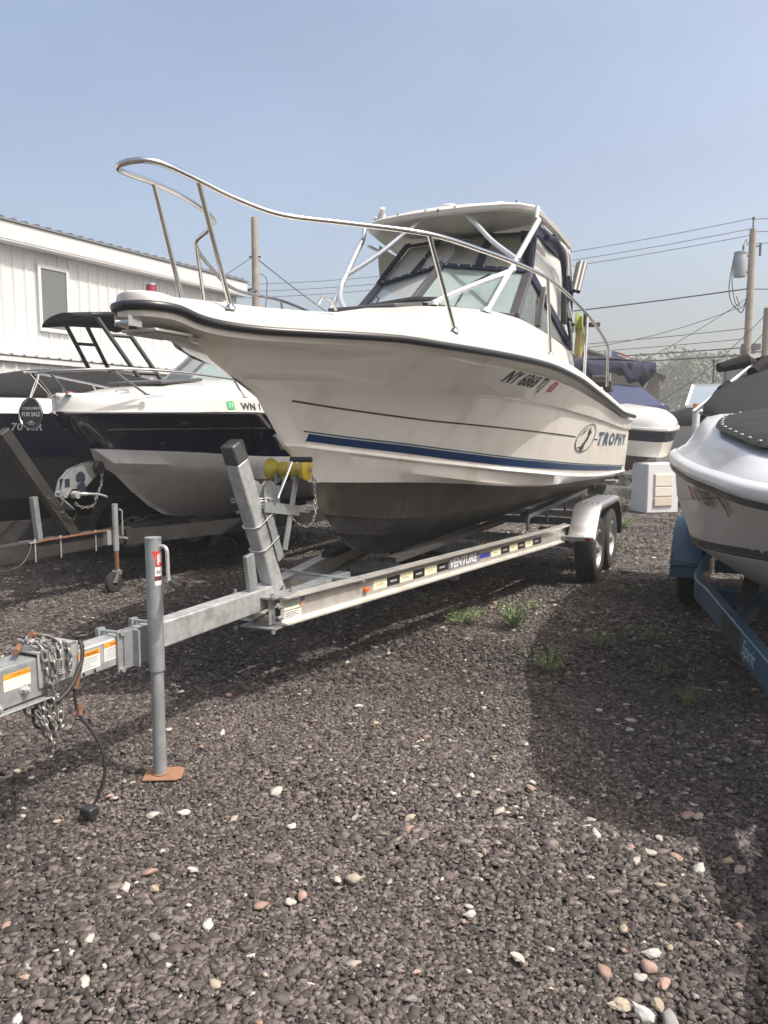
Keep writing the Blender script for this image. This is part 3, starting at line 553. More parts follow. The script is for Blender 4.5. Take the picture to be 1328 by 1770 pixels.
def cap(rowf,up):
    r=rowf; n=len(r)//2; port=r[:n]; star=[(-x,y,z) for x,y,z in port]; t.grid([port,[(0,y,z+(.012 if up else 0)) for x,y,z in port],star])
cap(ht_row(.3,.085,.03),True)
# underside: recessed liner
und=ht_row(.10,.015,0); n=len(und)//2; port=und[:n]; star=[(-x,y,z) for x,y,z in port]; t.grid([port,[(x*.93,y+(.03 if y<3 else -.03),z+.02) for x,y,z in port],[(0,y,z+.02) for x,y,z in port],[(x*.93,y+(.03 if y<3 else -.03),z+.02) for x,y,z in star],star])
t.build('hardtop',GELD,boat,smooth=40,weld=True)
fx=MB()
for x in (-.62,-.38,-.12,.15,.42,.66): 
    y=2.735 if abs(x)<.4 else 2.80; fx.cyl((x,y-.014,3.425),(x,y-.004,3.425),.011,8)
for x,y in ((-.3,3.0),(.3,3.0),(-.05,3.15)): fx.cyl((x,y,3.425),(x,y,3.41),.016,8)
fx.build('hardtop_fastener',SS,boat)
tl_=MB(); tl_.lathe([(0,.03),(.06,.027),(.08,.012),(.08,0)],(0.0,3.0,3.50),'z',20); tl_.lathe([(0,.045),(.06,.04),(.08,.015),(.08,0)],(.42,3.1,3.48),'z',20); tl_.build('roof_fitting',GELD,boat)
cm=MB(); cm.lathe([(0,.07),(.03,.065),(.04,.04),(.03,.0)],(-.66,3.0,3.47),'z',12); cm.cyl((-.66,3.0,3.5),(-.62,2.94,3.56),.022,10); cm.cyl((-.66,3.0,3.46),(-.74,3.02,3.5),.02,8); cm.build('horn',GELD,boat)
# ---- aluminium hardtop frame
for sd in (1,-1):
    m_=lambda p: mir(p,sd)
    w=MB(); w.tube([m_((.68,1.95,2.41)),m_((.74,2.35,2.78)),m_((.80,2.78,3.17)),m_((.815,2.92,3.29))],.024,12); w.cyl(m_((.68,1.93,2.40)),m_((.68,1.95,2.43)),.045,12); w.build('frame_leg',ALUW,boat)
    w=MB(); w.tube(smoothpath([m_((.36,1.70,2.47)),m_((.43,1.79,2.525)),m_((.55,1.98,2.62)),m_((.76,2.40,2.80))],5),.021,12); w.cyl(m_((.36,1.70,2.455)),m_((.36,1.70,2.48)),.04,12); w.build('frame_brace',ALUW,boat)
    w=MB(); w.tube(smoothpath([m_((.22,2.86,3.42)),m_((.24,2.83,3.36)),m_((.34,2.76,3.26)),m_((.52,2.63,3.08)),m_((.775,2.46,2.88))],5),.021,12); w.box(min(sd*.13,sd*.30),max(sd*.13,sd*.30),2.82,2.9,3.405,3.425); w.build('frame_strut',ALUW,boat)
    w=MB(); w.tube([m_((.80,2.9,3.30)),m_((.80,2.93,3.40))],.02,10); w.tube([m_((.83,4.02,3.28)),m_((.86,4.06,2.85)),m_((.88,4.1,2.3))],.022,12); w.tube([m_((.82,3.05,3.27)),m_((.825,3.5,3.27))],.014,8); w.tube([m_((.84,3.8,3.0)),m_((.9,4.02,2.5))],.018,8); w.build('frame_rear_leg',ALUW,boat)
# rolled canvas, rod holders, hose reel on the port side
rc=MB(); rc.tube(smoothpath([(.83,3.15,3.2),(.86,3.35,3.21),(.87,3.6,3.12),(.87,3.75,2.95),(.87,3.85,2.75)],5),[.032]+[.028]*19+[.02],8); rc.tube(smoothpath([(.85,3.3,3.24),(.87,3.8,3.15),(.88,3.95,2.9),(.88,3.97,2.6)],5),.022,8); rc.build('rolled_curtain',NAVYC,boat)
RODM=mat('dull_anodised',(.16,.155,.145),.5,metal=.4)
rb=MB(); rb.tube(smoothpath([(.87,3.45,3.22),(.9,3.62,3.16),(.9,3.72,2.98)],5),.018,8); rb.tube(smoothpath([(.88,3.55,3.22),(.91,3.74,3.14),(.91,3.84,2.95)],5),.014,8); rb.build('curtain_strap',FGW,boat)
for dx,dy in ((0,0),(.025,.06),(-.03,.05)):
    rh=MB(); rh.tube([(.93+dx,3.86+dy,2.86),(.95+dx,4.06+dy,3.16)],.024,12,cap=False); rh.tube([(.93+dx,3.86+dy,2.86),(.95+dx,4.06+dy,3.16)],.021,12,cap=False); rh.build('rod_holder',RODM,boat)
br=MB(); br.box(.84,.92,3.8,3.95,2.86,2.95); br.box(.83,.88,3.76,3.84,2.55,2.85); br.build('rod_holder_bracket',BLACKP,boat,bevel=.006)
re_=MB(); re_.lathe([(.11,-.035),(.115,-.03),(.075,-.025),(.075,.025),(.115,.03),(.11,.035),(.02,.035)],(.99,3.92,2.56),'x',26,m=0); re_.cyl((.9,3.92,2.56),(1.14,3.92,2.54),.012,8,m=1); re_.cyl((1.06,3.90,2.545),(1.17,3.90,2.54),.022,12,m=1); re_.box(1.02,1.045,3.86,3.97,2.55,2.66,m=1); re_.build('line_reel',[mat('lime_reel',(.22,.25,.05),.5),BLACKP],boat)
rp=MB()
for k in range(7): rp.tube([(.96+.008*k+.02*math.sin(2*PI*i/20),3.94+(.075+.004*k)*math.cos(2*PI*i/20),2.43+(.17+.008*(k%3))*math.sin(2*PI*i/20)) for i in range(21)],.006,5)
rp.build('coiled_line',mat('khaki_rope',(.30,.26,.11),.8),boat)
ns=MB(); ns.cyl((1.08,4.1,2.06),(1.2,4.13,2.06),.03,12); ns.build('gunwale_light',BLACKP,boat)
vs=MB(); 
for k in range(9): vs.box(bt(2.6+k*.15)+.033,bt(2.6+k*.15)+.037,2.6+k*.15,2.66+k*.15,2.225-.012*k,2.245-.012*k)
vs.build('cabin_lettering',BROWNV,boat)
# inside the cockpit: helm seat, wheel, console seen through the glass
hs=MB(); hs.box(.2,.62,3.55,3.98,2.0,2.12); hs.box(.2,.62,3.92,4.0,2.1,2.62); hs.box(.35,.47,3.7,3.8,1.25,2.0); hs.build('helm_seat',FGW,boat,bevel=.03)
hc=MB(); hc.box(-.75,.75,2.5,2.95,2.0,2.36); hc.build('dashboard',DGREY,boat,bevel=.02)
sw=MB(); sw.tube([(.4+.17*math.cos(2*PI*i/24),2.98+.05*math.sin(2*PI*i/24),2.5+.17*math.sin(2*PI*i/24)) for i in range(24)],.012,8,closed=True); sw.cyl((.4,2.94,2.42),(.4,3.0,2.52),.03,8); sw.build('steering_wheel',BLACKP,boat)
gp=MB(); gp.box(-.02,.05,3.2,3.22,2.3,3.3); gp.tube([(-.45,3.9,3.3),(-.45,3.95,2.2)],.02,8); gp.tube([(-.25,3.3,3.25),(-.25,3.3,2.9)],.012,6); gp.build('centre_post',DGREY,boat)
# outboard engines at the transom
def outboard(x,y,z,name,covm,sc=1,tilt=0):
    e=empty(name,(x,y,z)); e.parent=boat; e.rotation_euler=(tilt,0,0)
    return e
ob=MB()
def shell(w,c,secs,m=0): # stacked rounded rectangles (z,halfx,y0,y1)
    rows=[]
    for z,hx,y0,y1 in secs:
        row=[]
        for k in range(25):
            a=2*PI*k/24; cx=math.copysign(abs(math.cos(a))**.6,math.cos(a)); sy=math.copysign(abs(math.sin(a))**.6,math.sin(a))
            row.append((c[0]+hx*cx,c[1]+(y0+y1)/2+(y1-y0)/2*sy,c[2]+z))
        rows.append(row)
    w.grid(rows,m)
shell(ob,(.12,6.75,0),[(1.30,.05,-.05,.1),(1.38,.14,-.12,.22),(1.55,.19,-.2,.34),(1.95,.21,-.22,.4),(2.15,.2,-.2,.38),(2.24,.13,-.12,.28),(2.26,.02,0,.15)])
ob.box(.04,.2,6.55,6.8,.8,1.35); ob.box(-.03,.27,6.42,6.6,1.2,1.75); ob.build('outboard_cover',mat('outboard_cover',(.055,.052,.046),.8,var=.25,vscale=8,bump=.4,bscale=10),boat)
ok=MB(); ok.box(.62,.86,6.45,6.62,1.5,2.05,m=0); ok.box(.66,.80,6.42,6.45,1.55,2.1,m=1); ok.box(.70,.84,6.40,6.42,1.5,1.95,m=1); ok.box(.6,.9,6.44,6.62,2.05,2.18,m=0); ok.build('kicker_engine',[BLACKP,FGW],boat,bevel=.015)
text_mesh('OMC',lambda x,y:(.335+.0,6.72+x,1.95+y),WHITEP,'engine_lettering',boat,size=.1,offset=.003)
# ================================================================ aluminium trailer under the main boat
tr=empty('boat_trailer',TL,TR,label='long aluminium and galvanised tandem trailer with jack post, carrying the big fishing boat',cat='boat trailer')
w=MB(); w.box(-.045,.045,-1.95,.08,.548,.672); w.build('tongue',GALV,tr,bevel=.008)
def bp_(s,side): # plan position of the beam web
    return side*(.1+.75*s/4.05) if s<3.6 else side*float(np.interp(s,[3.6,3.85,4.05,4.3,7],[.7667,.806,.835,.85,.85]))
for sd in (1,-1):
    S=[0,.8,1.6,2.4,3.2,3.6,3.85,4.05,4.3,5.5,6.75]
    prof=[(-.004,.462),(.045,.462),(.045,.470),(.010,.477),(.004,.485),(.004,.600),(.010,.607),(.045,.612),(.045,.620),(-.045,.620),(-.045,.612),(-.010,.607),(-.004,.600),(-.004,.485),(-.010,.477),(-.045,.470),(-.045,.462)]
    w=MB(); rows=[]
    for s in S: rows.append([(bp_(s,sd)+sd*q+sd*.02,s,z) for q,z in prof+[prof[0]]])
    w.grid(rows,flip=sd<0); w.f.append(tuple(range(len(prof)))); w.m.append(0); w.build('side_beam',ALUB,tr,smooth=30)
w=MB(); w.box(-.13,.13,-.09,.16,.623,.632); w.box(-.10,.13,-.08,.18,.448,.457); w.box(.075,.082,-.06,-.0,.47,.62)
for x,y in ((-.13,-.08),(.12,-.08),(-.1,.0),(.12,.12),(.05,.14)): w.cyl((x,y,.632),(x,y,.66),.009,6); w.cyl((x,y,.632),(x,y,.643),.016,6); w.cyl((x,y,.43),(x,y,.448),.012,6)
w.build('junction_plate',GALVD,tr)
# winch post leaning forward, gusset, straps
A=Vector((0,.12,.632)); B=Vector((0,-.265,1.49)); ax=(B-A).normalized()
w=MB(); w.bar(A,A+ax*.83,.085,.105,up=(0,1,.4)); w.build('winch_post',GALV,tr,bevel=.01)
w=MB(); w.bar(A+ax*.826,B,.087,.107,up=(0,1,.4)); w.build('post_cap',DGREY,tr,bevel=.01)
w=MB(); w.bar((.02,-.12,.632),(.02,-.16,.88),.075,.028,up=(1,0,0)); w.build('post_gusset',GALVD,tr,bevel=.004)
nrm=Vector((0,ax.z,-ax.y)) # aft-facing normal of post
for d in (.30,.45):
    c=A+ax*d; w=MB(); hx=.05; w.tube([c+nrm*.11+Vector((hx,0,0)),c-nrm*.045+Vector((hx,0,0)),c-nrm*.062+Vector((hx*.6,0,0)),c-nrm*.062-Vector((hx*.6,0,0)),c-nrm*.045-Vector((hx,0,0)),c+nrm*.11-Vector((hx,0,0))],.008,8); w.build('u_bolt',SS,tr)
w=MB(); c=A+ax*.37+nrm*.06; w.bar(A+ax*.17+nrm*.075,A+ax*.53+nrm*.075,.11,.012,up=nrm); w.bar(A+ax*.17+nrm*.075+Vector((.05,0,0)),A+ax*.53+nrm*.075+Vector((.05,0,0)),.008,.06,up=nrm); w.build('slide_bracket',GALVD,tr)
RO=Vector((0,.29,1.325))
for sx in (.065,-.065):
    w=MB(); a=A+ax*.20+nrm*.12; w.bar(Vector((sx*.8,a.y+.01,a.z)),Vector((sx,.285,1.315)),.008,.05,up=(0,1,0)); w.build('roller_arm',GALVD,tr,bevel=.002)
w=MB(); w.bar((.0,-.06,1.13),(.0,.42,1.06),.13,.008); w.bar((.065,-.06,1.135),(.065,.30,1.08),.006,.06); w.build('winch_bracket',GALVD,tr)
w=MB(); c=RO
prof=[(.012,-.14),(.042,-.14),(.064,-.132),(.066,-.118),(.05,-.09),(.036,-.06),(.045,-.045),(.045,-.02),(.034,0),(.045,.02),(.045,.045),(.036,.06),(.05,.09),(.066,.118),(.064,.132),(.042,.14),(.012,.14)]
w.lathe(prof,c,'x',28)
for sx in (-.128,.128):
    for k in range(16):
        a=2*PI*k/16; w.bar((sx*.98,c.y+math.cos(a)*.03,c.z+math.sin(a)*.03),(sx*.98,c.y+math.cos(a)*.06,c.z+math.sin(a)*.06),.012,.006,up=(1,0,0))
w.build('bow_roller',YELR,tr)
w=MB(); w.cyl((-.16,c.y,c.z),(.16,c.y,c.z),.009,8); w.cyl((.14,c.y,c.z),(.155,c.y,c.z),.016,6); w.build('roller_pin',SS,tr)
# winch: drum, gear, crank
w=MB(); D=Vector((-.0,.06,1.20)); w.lathe([(.02,-.085),(.07,-.085),(.07,-.078),(.045,-.075),(.045,-.01),(.07,-.005),(.07,.004),(.02,.004)],D,'x',24); w.build('winch_drum',WHITEG,tr)
w=MB(); w.lathe([(.02,.005),(.065,.006)]+[(.065,.03)]+[(.02,.03)],D,'x',24)
for k in range(28):
    a=2*PI*k/28; w.bar((.018,D.y+math.cos(a)*.06,D.z+math.sin(a)*.06),(.018,D.y+math.cos(a)*.072,D.z+math.sin(a)*.072),.02,.006,up=(1,0,0))
w.build('winch_gear',GALVD,tr)
w=MB(); w.box(.03,.036,-.02,.14,1.09,1.24); w.box(-.095,-.089,-.02,.14,1.09,1.24); w.box(-.09,.035,-.02,.14,1.085,1.092)
for y,z in ((.0,1.12),(.02,1.17),(.10,1.12),(.12,1.2)): w.cyl((.034,y,z),(.052,y,z),.012,6)
w.build('winch_frame',GALVD,tr)
w=MB(); w.cyl((-.12,-.12,1.16),(.04,.0,1.16),.008,8); w.cyl((-.12,-.12,1.175),(.04,.0,1.175),.006,8); w.cyl((-.10,-.10,1.10),(.05,.02,1.10),.01,8); w.cyl((-.05,-.08,1.09),(.05,.0,1.09),.008,8); w.build('winch_rod',SS,tr)
w=MB(); w.tube(smoothpath([(.04,.03,1.17),(.085,.03,1.17),(.09,.05,1.2),(.10,.09,1.27),(.11,.16,1.385)],4),.009,8); w.build('winch_crank',SS,tr)
w=MB(); w.tube([(.10,.16,1.39),(.235,.16,1.39)],.016,12); w.build('crank_grip',BLACKP,tr)
w=MB(); w.tube([(0,.1,1.22),(0,.30,1.27),(0,.28,1.30)],.012,6); w.build('winch_strap',BLACKC,tr)
# chain links shared mesh
def link_mesh(L_=.047,Wd=.030,r=.0052,mt=CHAIN):
    m=MB(); pts=[]
    for k in range(14):
        a=2*PI*k/14; y=math.cos(a)*(Wd/2-r); z=math.sin(a)*(Wd/2-r); z+= (L_/2-Wd/2)*(1 if math.sin(a)>0 else -1); pts.append((y,0,z))
    m.tube(pts,r,6,closed=True); return m.mesh('chain_link',mt,60)
LINK=link_mesh(); LINKS=link_mesh(.03,.02,.003,SS)
def chain(pts,lm,step,parent,name='chain_link',jit=0):
    P_=smoothpath(pts,8); d=[0]
    for i in range(1,len(P_)): d.append(d[-1]+(P_[i]-P_[i-1]).length)
    n=int(d[-1]/step); 
    for k in range(n):
        t=(k+.5)*step; i=max(j for j in range(len(d)) if d[j]<=t); i=min(i,len(P_)-2); f=(t-d[i])/max(d[i+1]-d[i],1e-6); p=P_[i].lerp(P_[i+1],f); tg=(P_[i+1]-P_[i]).normalized()
        q=tg.to_track_quat('Z','Y')@Matrix.Rotation((k%2)*PI/2+random.uniform(-.25,.25)*(1+jit),4,'Z').to_quaternion()
        o=bpy.data.objects.new(name,lm); COL.objects.link(o); o.parent=parent; o.location=p; o.rotation_mode='QUATERNION'; o.rotation_quaternion=q
chain([(.10,.42,1.27),(.10,.43,1.16),(.11,.41,1.05),(.10,.36,.985),(.08,.28,1.0),(.05,.22,1.06)],LINKS,.0215,tr)
w=MB(); w.tube([(.10,.40,1.30),(.12,.43,1.24),(.08,.43,1.24)],.005,6,closed=True); w.build('shackle',SS,tr)
# cross members, bunks, axle, fenders
for s,z in ((.75,.46),(2.0,.44),(3.3,.44),(4.2,.44),(5.9,.44),(6.7,.46)):
    b=abs(bp_(s,1)); w=MB(); w.bar((-b,s,z),(b,s,z),.05,.09); w.build('cross_member',GALVD,tr,bevel=.004)
w=MB(); w.bar((-.22,.62,.60),(.26,.72,.615),.05,.012); w.tube([(-.30,.66,.64),(.30,.70,.60)],.01,6); w.cyl((-.06,.66,.56),(.09,.66,.56),.05,16); w.bar((.0,.2,.56),(.05,.9,.585),.09,.06); w.build('keel_roller_mount',GALVD,tr)
for sd in (1,-1):
    w=MB(); w.bar((sd*.58,3.55,.765),(sd*.56,6.6,.80),.09,.045,up=(-sd*.4,0,1)); w.build('bunk',WOODG,tr,bevel=.006)
    w=MB(); w.bar((sd*.63,3.5,.745),(sd*.61,6.62,.785),.006,.04)
    for s in (3.6,4.4,5.3,6.3): w.bar((sd*.6,s,.60),(sd*.6,s,.75),.05,.02)
    w.build('bunk_support',GALVD,tr)
    w=MB(); w.bar((sd*.25,1.2,.66),(sd*.42,3.3,.72),.09,.04); w.build('bunk',WOODG,tr)
    for s in (4.48,5.34): MB().bar((sd*.3,s,.40),(sd*.88,s,.36),.06,.06).build('axle',GALVD,tr)
    f=MB(); ytop=[(3.98,.50),(4.0,.52),(4.12,.66),(4.24,.775),(4.33,.812),(4.45,.82),(5.35,.82),(5.5,.812),(5.62,.76),(5.78,.60)]
    x0,x1=sd*.90,sd*1.17
    rows=[[(x0,y,z),(x0+sd*.01,y,z+.004),(x1-sd*.03,y,z+.004),(x1-sd*.008,y,z-.004),(x1,y,z-.02),(x1,y,z-.06)] for y,z in ytop]
    f.grid(rows,flip=sd<0); 
    for x in (.955,1.01,1.065,1.12): f.bar((sd*x,4.38,.826),(sd*x,5.42,.826),.022,.007)
    fo=f.build('fender',None or FEND,tr,smooth=50)
    m=fo.modifiers.new('s','SOLIDIFY'); m.thickness=.004
    fb=MB(); fb.bar((sd*.85,4.0,.50),(sd*1.16,4.0,.50),.12,.045); fb.build('fender_bracket',GALVD,tr,bevel=.004)
    fb=MB(); fb.box(min(sd*1.08,sd*1.13),max(sd*1.08,sd*1.13),3.93,3.945,.485,.515); fb.build('marker_light',REDL,tr)
    fl=MB(); fl.box(min(x0,x1),max(x0,x1),5.76,5.78,.35,.62); fl.build('mud_flap',BLACKP,tr)
    for s in (4.48,5.34): wheel(tr,sd*1.035,s,.34,.20,.20,sd)
# decals on the port beam
d0=Vector((.1,0,0)); d1=Vector((.85,4.05,0)); bdir=(d1-d0).normalized(); bn=Vector((bdir.y,-bdir.x,0))
def onbeam(s,off=.0065):
    return lambda x,y: (Vector((.1+.75*s/4.05+.02,s,0))+bdir*x+bn*off+Vector((0,0,y)))[:]
def patch(name,s,x0,x1,y0,y1,m,off=.0062,label=None):
    f=onbeam(s,off); return MB().add([f(x0,y0),f(x1,y0),f(x1,y1),f(x0,y1)],[(0,1,2,3)]).build(name,m,tr,smooth=0)
sq=[.857,1.011,1.16,1.323,1.471,1.636,1.799]; sq2=[2.477,2.653,2.813,2.97,3.119,3.276,3.463]
k_=math.hypot(1,.75/4.05)
for a,b in list(zip(sq,sq[1:]))+list(zip(sq2,sq2[1:])):
    i=(sq if a in sq else sq2).index(a); L_=(b-a)*k_; patch('reflector',a,0.002,L_-.002,.512,.572,BLACKV if i%2 else CREAMV)
    text_mesh('VENTURE',(lambda f:lambda x,y:f(x+.035,y+.536))(onbeam(a,.0074)),(TANP if i%2==0 else WHITEP),'reflector_print',tr,size=.018,offset=.0004)
patch('name_plate',1.80,0,.49,.505,.585,mat('faded_blue_plate',(.16,.16,.20),.5)); text_mesh('VENTURE',(lambda f:lambda x,y:f(x+.015,y+.517))(onbeam(1.80,.0075)),WHITEP,'maker_name',tr,size=.098,shear=.15,offset=.004,spacing=1.0)
patch('name_plate',2.29,.0,.17,.525,.56,BLUEV)
w=MB(); f=onbeam(.77,.01); w.prism([f(-.022,.52),f(.022,.52),f(.022,.55),f(-.022,.55)],bn*.018); w.build('side_marker',AMBER,tr,bevel=.004)
patch('data_label',.02,0,.11,.558,.582,mat('pale_green_label',(.22,.32,.22),.5)); patch('data_label',.02,0,.13,.54,.555,CREAMV,.0066); patch('data_label',.02,0,.145,.487,.532,WHITEP); patch('data_label',.16,.0,.035,.57,.6,mat('purple_label',(.14,.11,.22),.5)); patch('data_label',.16,.0,.034,.545,.57,mat('peach_label',(.55,.33,.2),.5))
for i_,(a_,b_) in enumerate(((.008,.12),(.008,.10),(.008,.13),(.008,.09))): patch('data_print',.02,a_,b_,.522-.009*i_,.525-.009*i_,DGREY,.0074)
f=onbeam(-.02,.006)
for x,y in ((.0,.51),(.0,.57)): w=MB(); w.prism([f(x+.012*math.cos(a*PI/3),y+.012*math.sin(a*PI/3)) for a in range(6)],bn*.012); w.cyl(f(x,y),Vector(f(x,y))+bn*.035,.006,8); w.build('bolt',GALV,tr)
# tongue: jack, clamps, coupler, chains, labels
j=MB(); jx,jy=.135,-1.03
j.cyl((jx,jy,.50),(jx,jy,1.085),.0345,22); j.cyl((jx,jy,1.085),(jx,jy,1.092),.036,22); j.build('jack_tube',GALVD,tr)
j=MB(); j.cyl((jx,jy,.03),(jx,jy,.52),.0285,22); j.cyl((jx,jy,.03),(jx,jy,.20),.0292,22); j.build('jack_leg',GALVD,tr)
j=MB(); j.cyl((jx,jy,.022),(jx,jy,.03),.034,20); c=math.cos(.55); s_=math.sin(.55); 
pts=[(-.085,-.06),(.06,-.068),(.085,-.05),(.085,.05),(.06,.065),(-.08,.06)]; j.prism([(jx+x*c-y*s_+.01,jy+x*s_+y*c+.01,.014) for x,y in pts],(0,0,.009)); j.build('jack_foot',RUSTL,tr,bevel=.003)
j=MB(); j.tube(smoothpath([(jx+.02,jy+.01,1.05),(jx+.05,jy+.01,1.053),(jx+.066,jy+.01,1.035),(jx+.068,jy+.01,.99),(jx+.07,jy+.01,.915),(jx+.078,jy+.01,.90),(jx+.095,jy+.005,.897)],5),.0085,10); j.build('jack_crank',GALV,tr)
j=MB(); j.tube([(jx+.085,jy+.008,.899),(jx+.11,jy-.005,.895),(jx+.175,jy-.03,.885)],[.012,.014,.018],12); j.build('jack_grip',BLACKP,tr)
def oncyl(x,y,r=.0352,a0=None):
    a=(-PI/2-.05 if a0 is None else a0)+x/.035; return (jx+r*math.cos(a),jy+r*math.sin(a),y)
A0=-.72
def cyp(x0,x1,y0,y1,m,r=.0352,n=8,sl=0):
    g=MB(); g.grid([[oncyl(x0+(x1-x0)*i/n+(sl if k==0 else 0),(y0,y1)[k],r,A0) for i in range(n+1)] for k in range(2)]); g.build('jack_label',m,tr)
cyp(-.012,.034,.965,1.035,REDV,sl=.018); cyp(.0,.034,.925,.965,WHITEP); cyp(-.002,.034,.905,.926,mat('maroon_label',(.10,.03,.04),.5)); cyp(-.002,.034,.885,.905,WHITEP,.0354)
cyp(.012,.018,.975,1.02,WHITEP,.0357); cyp(.022,.028,.985,1.025,WHITEP,.0357); cyp(.006,.028,.945,.949,DGREY,.0357); cyp(.006,.024,.937,.941,DGREY,.0357)
w=MB()
for s in (-1.16,-.96): w.box(-.052,.056,s-.018,s+.018,.535,.54); w.box(.05,.058,s-.02,s+.02,.52,.70); w.box(-.07,-.05,s-.02,s+.02,.52,.70); w.tube([(-.06,s,.69),(.054,s,.69)],.008,8); w.tube([(-.06,s,.53),(.054,s,.53)],.008,8); w.cyl((.056,s,.69),(.07,s,.69),.013,6); w.cyl((.056,s,.53),(.07,s,.53),.013,6)
w.box(.058,.066,-1.15,-.94,.53,.69); w.box(.064,.10,-1.10,-1.09,.53,.69); w.box(.064,.10,-.98,-.97,.53,.69)
for k in range(6): w.cyl((.058,-1.16,.55+.024*k),(.0595,-1.16,.55+.024*k),.005,6)
w.build('jack_mount',GALVD,tr)
def ont(x0,z0,off=.0475): return lambda x,y:(off,x0+x,z0+y)
def tl_label(s0,L_,z0,h,off):
    f=ont(s0,z0,off); MB().add([f(0,0),f(L_,0),f(L_,h),f(0,h)],[(0,1,2,3)]).build('warning_label',WHITEP,tr,smooth=0)
    f2=ont(s0,z0,off+.0006); MB().add([f2(0,h*.72),f2(L_,h*.72),f2(L_,h),f2(0,h)],[(0,1,2,3)]).build('warning_label',ORANGEV,tr,smooth=0)
    text_mesh('WARNING',lambda x,y: ont(s0,z0,off+.0012)(x+L_*.3,y+h*.77),BLACKV,'warning_print',tr,size=h*.22,offset=.0003)
    for k in range(5):
        f3=ont(s0,z0,off+.0012); y0=h*(.60-.12*k); x1=L_*(.92,.86,.9,.6,.8)[k]; MB().add([f3(L_*.06,y0),f3(x1,y0),f3(x1,y0+h*.035),f3(L_*.06,y0+h*.035)],[(0,1,2,3)]).build('warning_print',GALVD,tr,smooth=0)
tl_label(-1.245+.0,.115,.585,.078,.0462-.001+.0005); tl_label(-1.40,.13,.575,.078,.0462)
w=MB(); 
for s in (-1.30,-1.36): w.cyl((.0455,s,.563),(.0462,s,.563),.007,10)
w.build('hole_dark_disc',BLACKP,tr)  # black discs put in for the shade inside open bolt holes
cp=MB(); cp.box(-.062,.062,-2.1,-1.52,.692,.700); cp.box(.055,.062,-2.1,-1.52,.55,.695); cp.box(-.062,-.055,-2.1,-1.52,.55,.695); cp.box(.055,.09,-2.1,-1.52,.535,.543); cp.box(-.09,-.055,-2.1,-1.52,.535,.543); cp.build('coupler_channel',GALVD,tr,bevel=.004)
cp=MB(); cp.box(-.075,.072,-1.60,-1.41,.71,.722); cp.box(.064,.072,-1.60,-1.405,.58,.722); cp.box(-.075,-.067,-1.60,-1.405,.58,.722); cp.build('actuator_cover',GALV,tr,bevel=.006)
cp=MB()
for s,z in ((-1.78,.565),(-1.66,.598),(-1.50,.62),(-1.46,.66)): cp.cyl((.062,s,z),(.085,s,z),.014,6); cp.cyl((.06,s,z),(.066,s,z),.02,12); cp.cyl((.085,s,z),(.092,s,z),.007,8)
for k in range(9): cp.lathe([(.012,0),(.016,.002),(.012,.004)],(.084,-1.515,.62+.007*k),'z',10)
cp.build('coupler_bolt',GALV,tr)
f=ont(-1.745,.612,.0628); MB().add([f(0,0),f(.115,0),f(.115,.062),f(0,.062)],[(0,1,2,3)]).build('warning_label',CREAMV,tr,smooth=0)
f=ont(-1.745,.612,.0633); MB().add([f(0,.042),f(.115,.042),f(.115,.062),f(0,.062)],[(0,1,2,3)]).build('warning_label',ORANGEV,tr,smooth=0); text_mesh('WARNING',lambda x,y: f(x+.03,y+.046),BLACKV,'warning_print',tr,size=.018,offset=.0003)
lv=MB(); lv.tube([(-.02,-1.60,.74),(.03,-1.66,.735)],.012,10); lv.tube([(-.03,-1.48,.74),(-.02,-1.55,.77)],.012,8); lv.build('latch_lever',RUST,tr)
for i,(pts) in enumerate(([(-.03,-1.60,.76),(.03,-1.585,.748),(.075,-1.58,.72),(.085,-1.575,.66),(.088,-1.57,.60),(.09,-1.56,.55),(.09,-1.56,.49),(.085,-1.55,.43),(.08,-1.545,.385)],[(-.02,-1.50,.745),(.04,-1.49,.74),(.082,-1.47,.71),(.088,-1.465,.65),(.085,-1.47,.60)],[(-.02,-1.57,.75),(.05,-1.55,.742),(.088,-1.55,.70),(.095,-1.55,.64),(.092,-1.55,.57),(.07,-1.54,.51),(.05,-1.53,.45)],[(.03,-1.6,.53),(.06,-1.58,.46),(.07,-1.56,.40),(.08,-1.53,.41),(.07,-1.5,.47),(.04,-1.5,.53)],[(.08,-1.6,.54),(.085,-1.6,.47),(.08,-1.59,.41),(.075,-1.57,.37)],[(-.04,-1.55,.75),(.0,-1.52,.755),(.06,-1.50,.735),(.086,-1.51,.69),(.09,-1.52,.63)],[(.075,-1.62,.50),(.095,-1.60,.45),(.10,-1.585,.39),(.10,-1.58,.34)],[(.06,-1.60,.52),(.08,-1.575,.47),(.09,-1.55,.42),(.085,-1.555,.35),(.07,-1.56,.32)],[(.05,-1.56,.50),(.06,-1.55,.44),(.07,-1.54,.37)],[(.09,-1.52,.50),(.095,-1.53,.45),(.09,-1.54,.39)])):
    chain(pts,LINK,.0305,tr,jit=2)
cd=MB(); cd.tube(smoothpath([(.02,-1.36,.69),(.05,-1.39,.72),(.085,-1.40,.70),(.10,-1.42,.64),(.105,-1.47,.57),(.10,-1.52,.53),(.09,-1.55,.52),(.08,-1.57,.54)],6),.0085,8)
cd.tube(smoothpath([(.09,-1.40,.70),(.095,-1.42,.62),(.09,-1.45,.52),(.10,-1.44,.43),(.13,-1.41,.36),(.16,-1.39,.28),(.17,-1.39,.18),(.15,-1.41,.09),(.135,-1.43,.05)],7),.0068,8)
cd.tube(smoothpath([(.05,-1.66,.54),(.07,-1.66,.50),(.07,-1.62,.49),(.06,-1.58,.52)],6),.005,6); cd.tube(smoothpath([(.03,-1.6,.5),(.05,-1.61,.44),(.06,-1.57,.42),(.05,-1.53,.47),(.03,-1.53,.52)],6),.006,6)
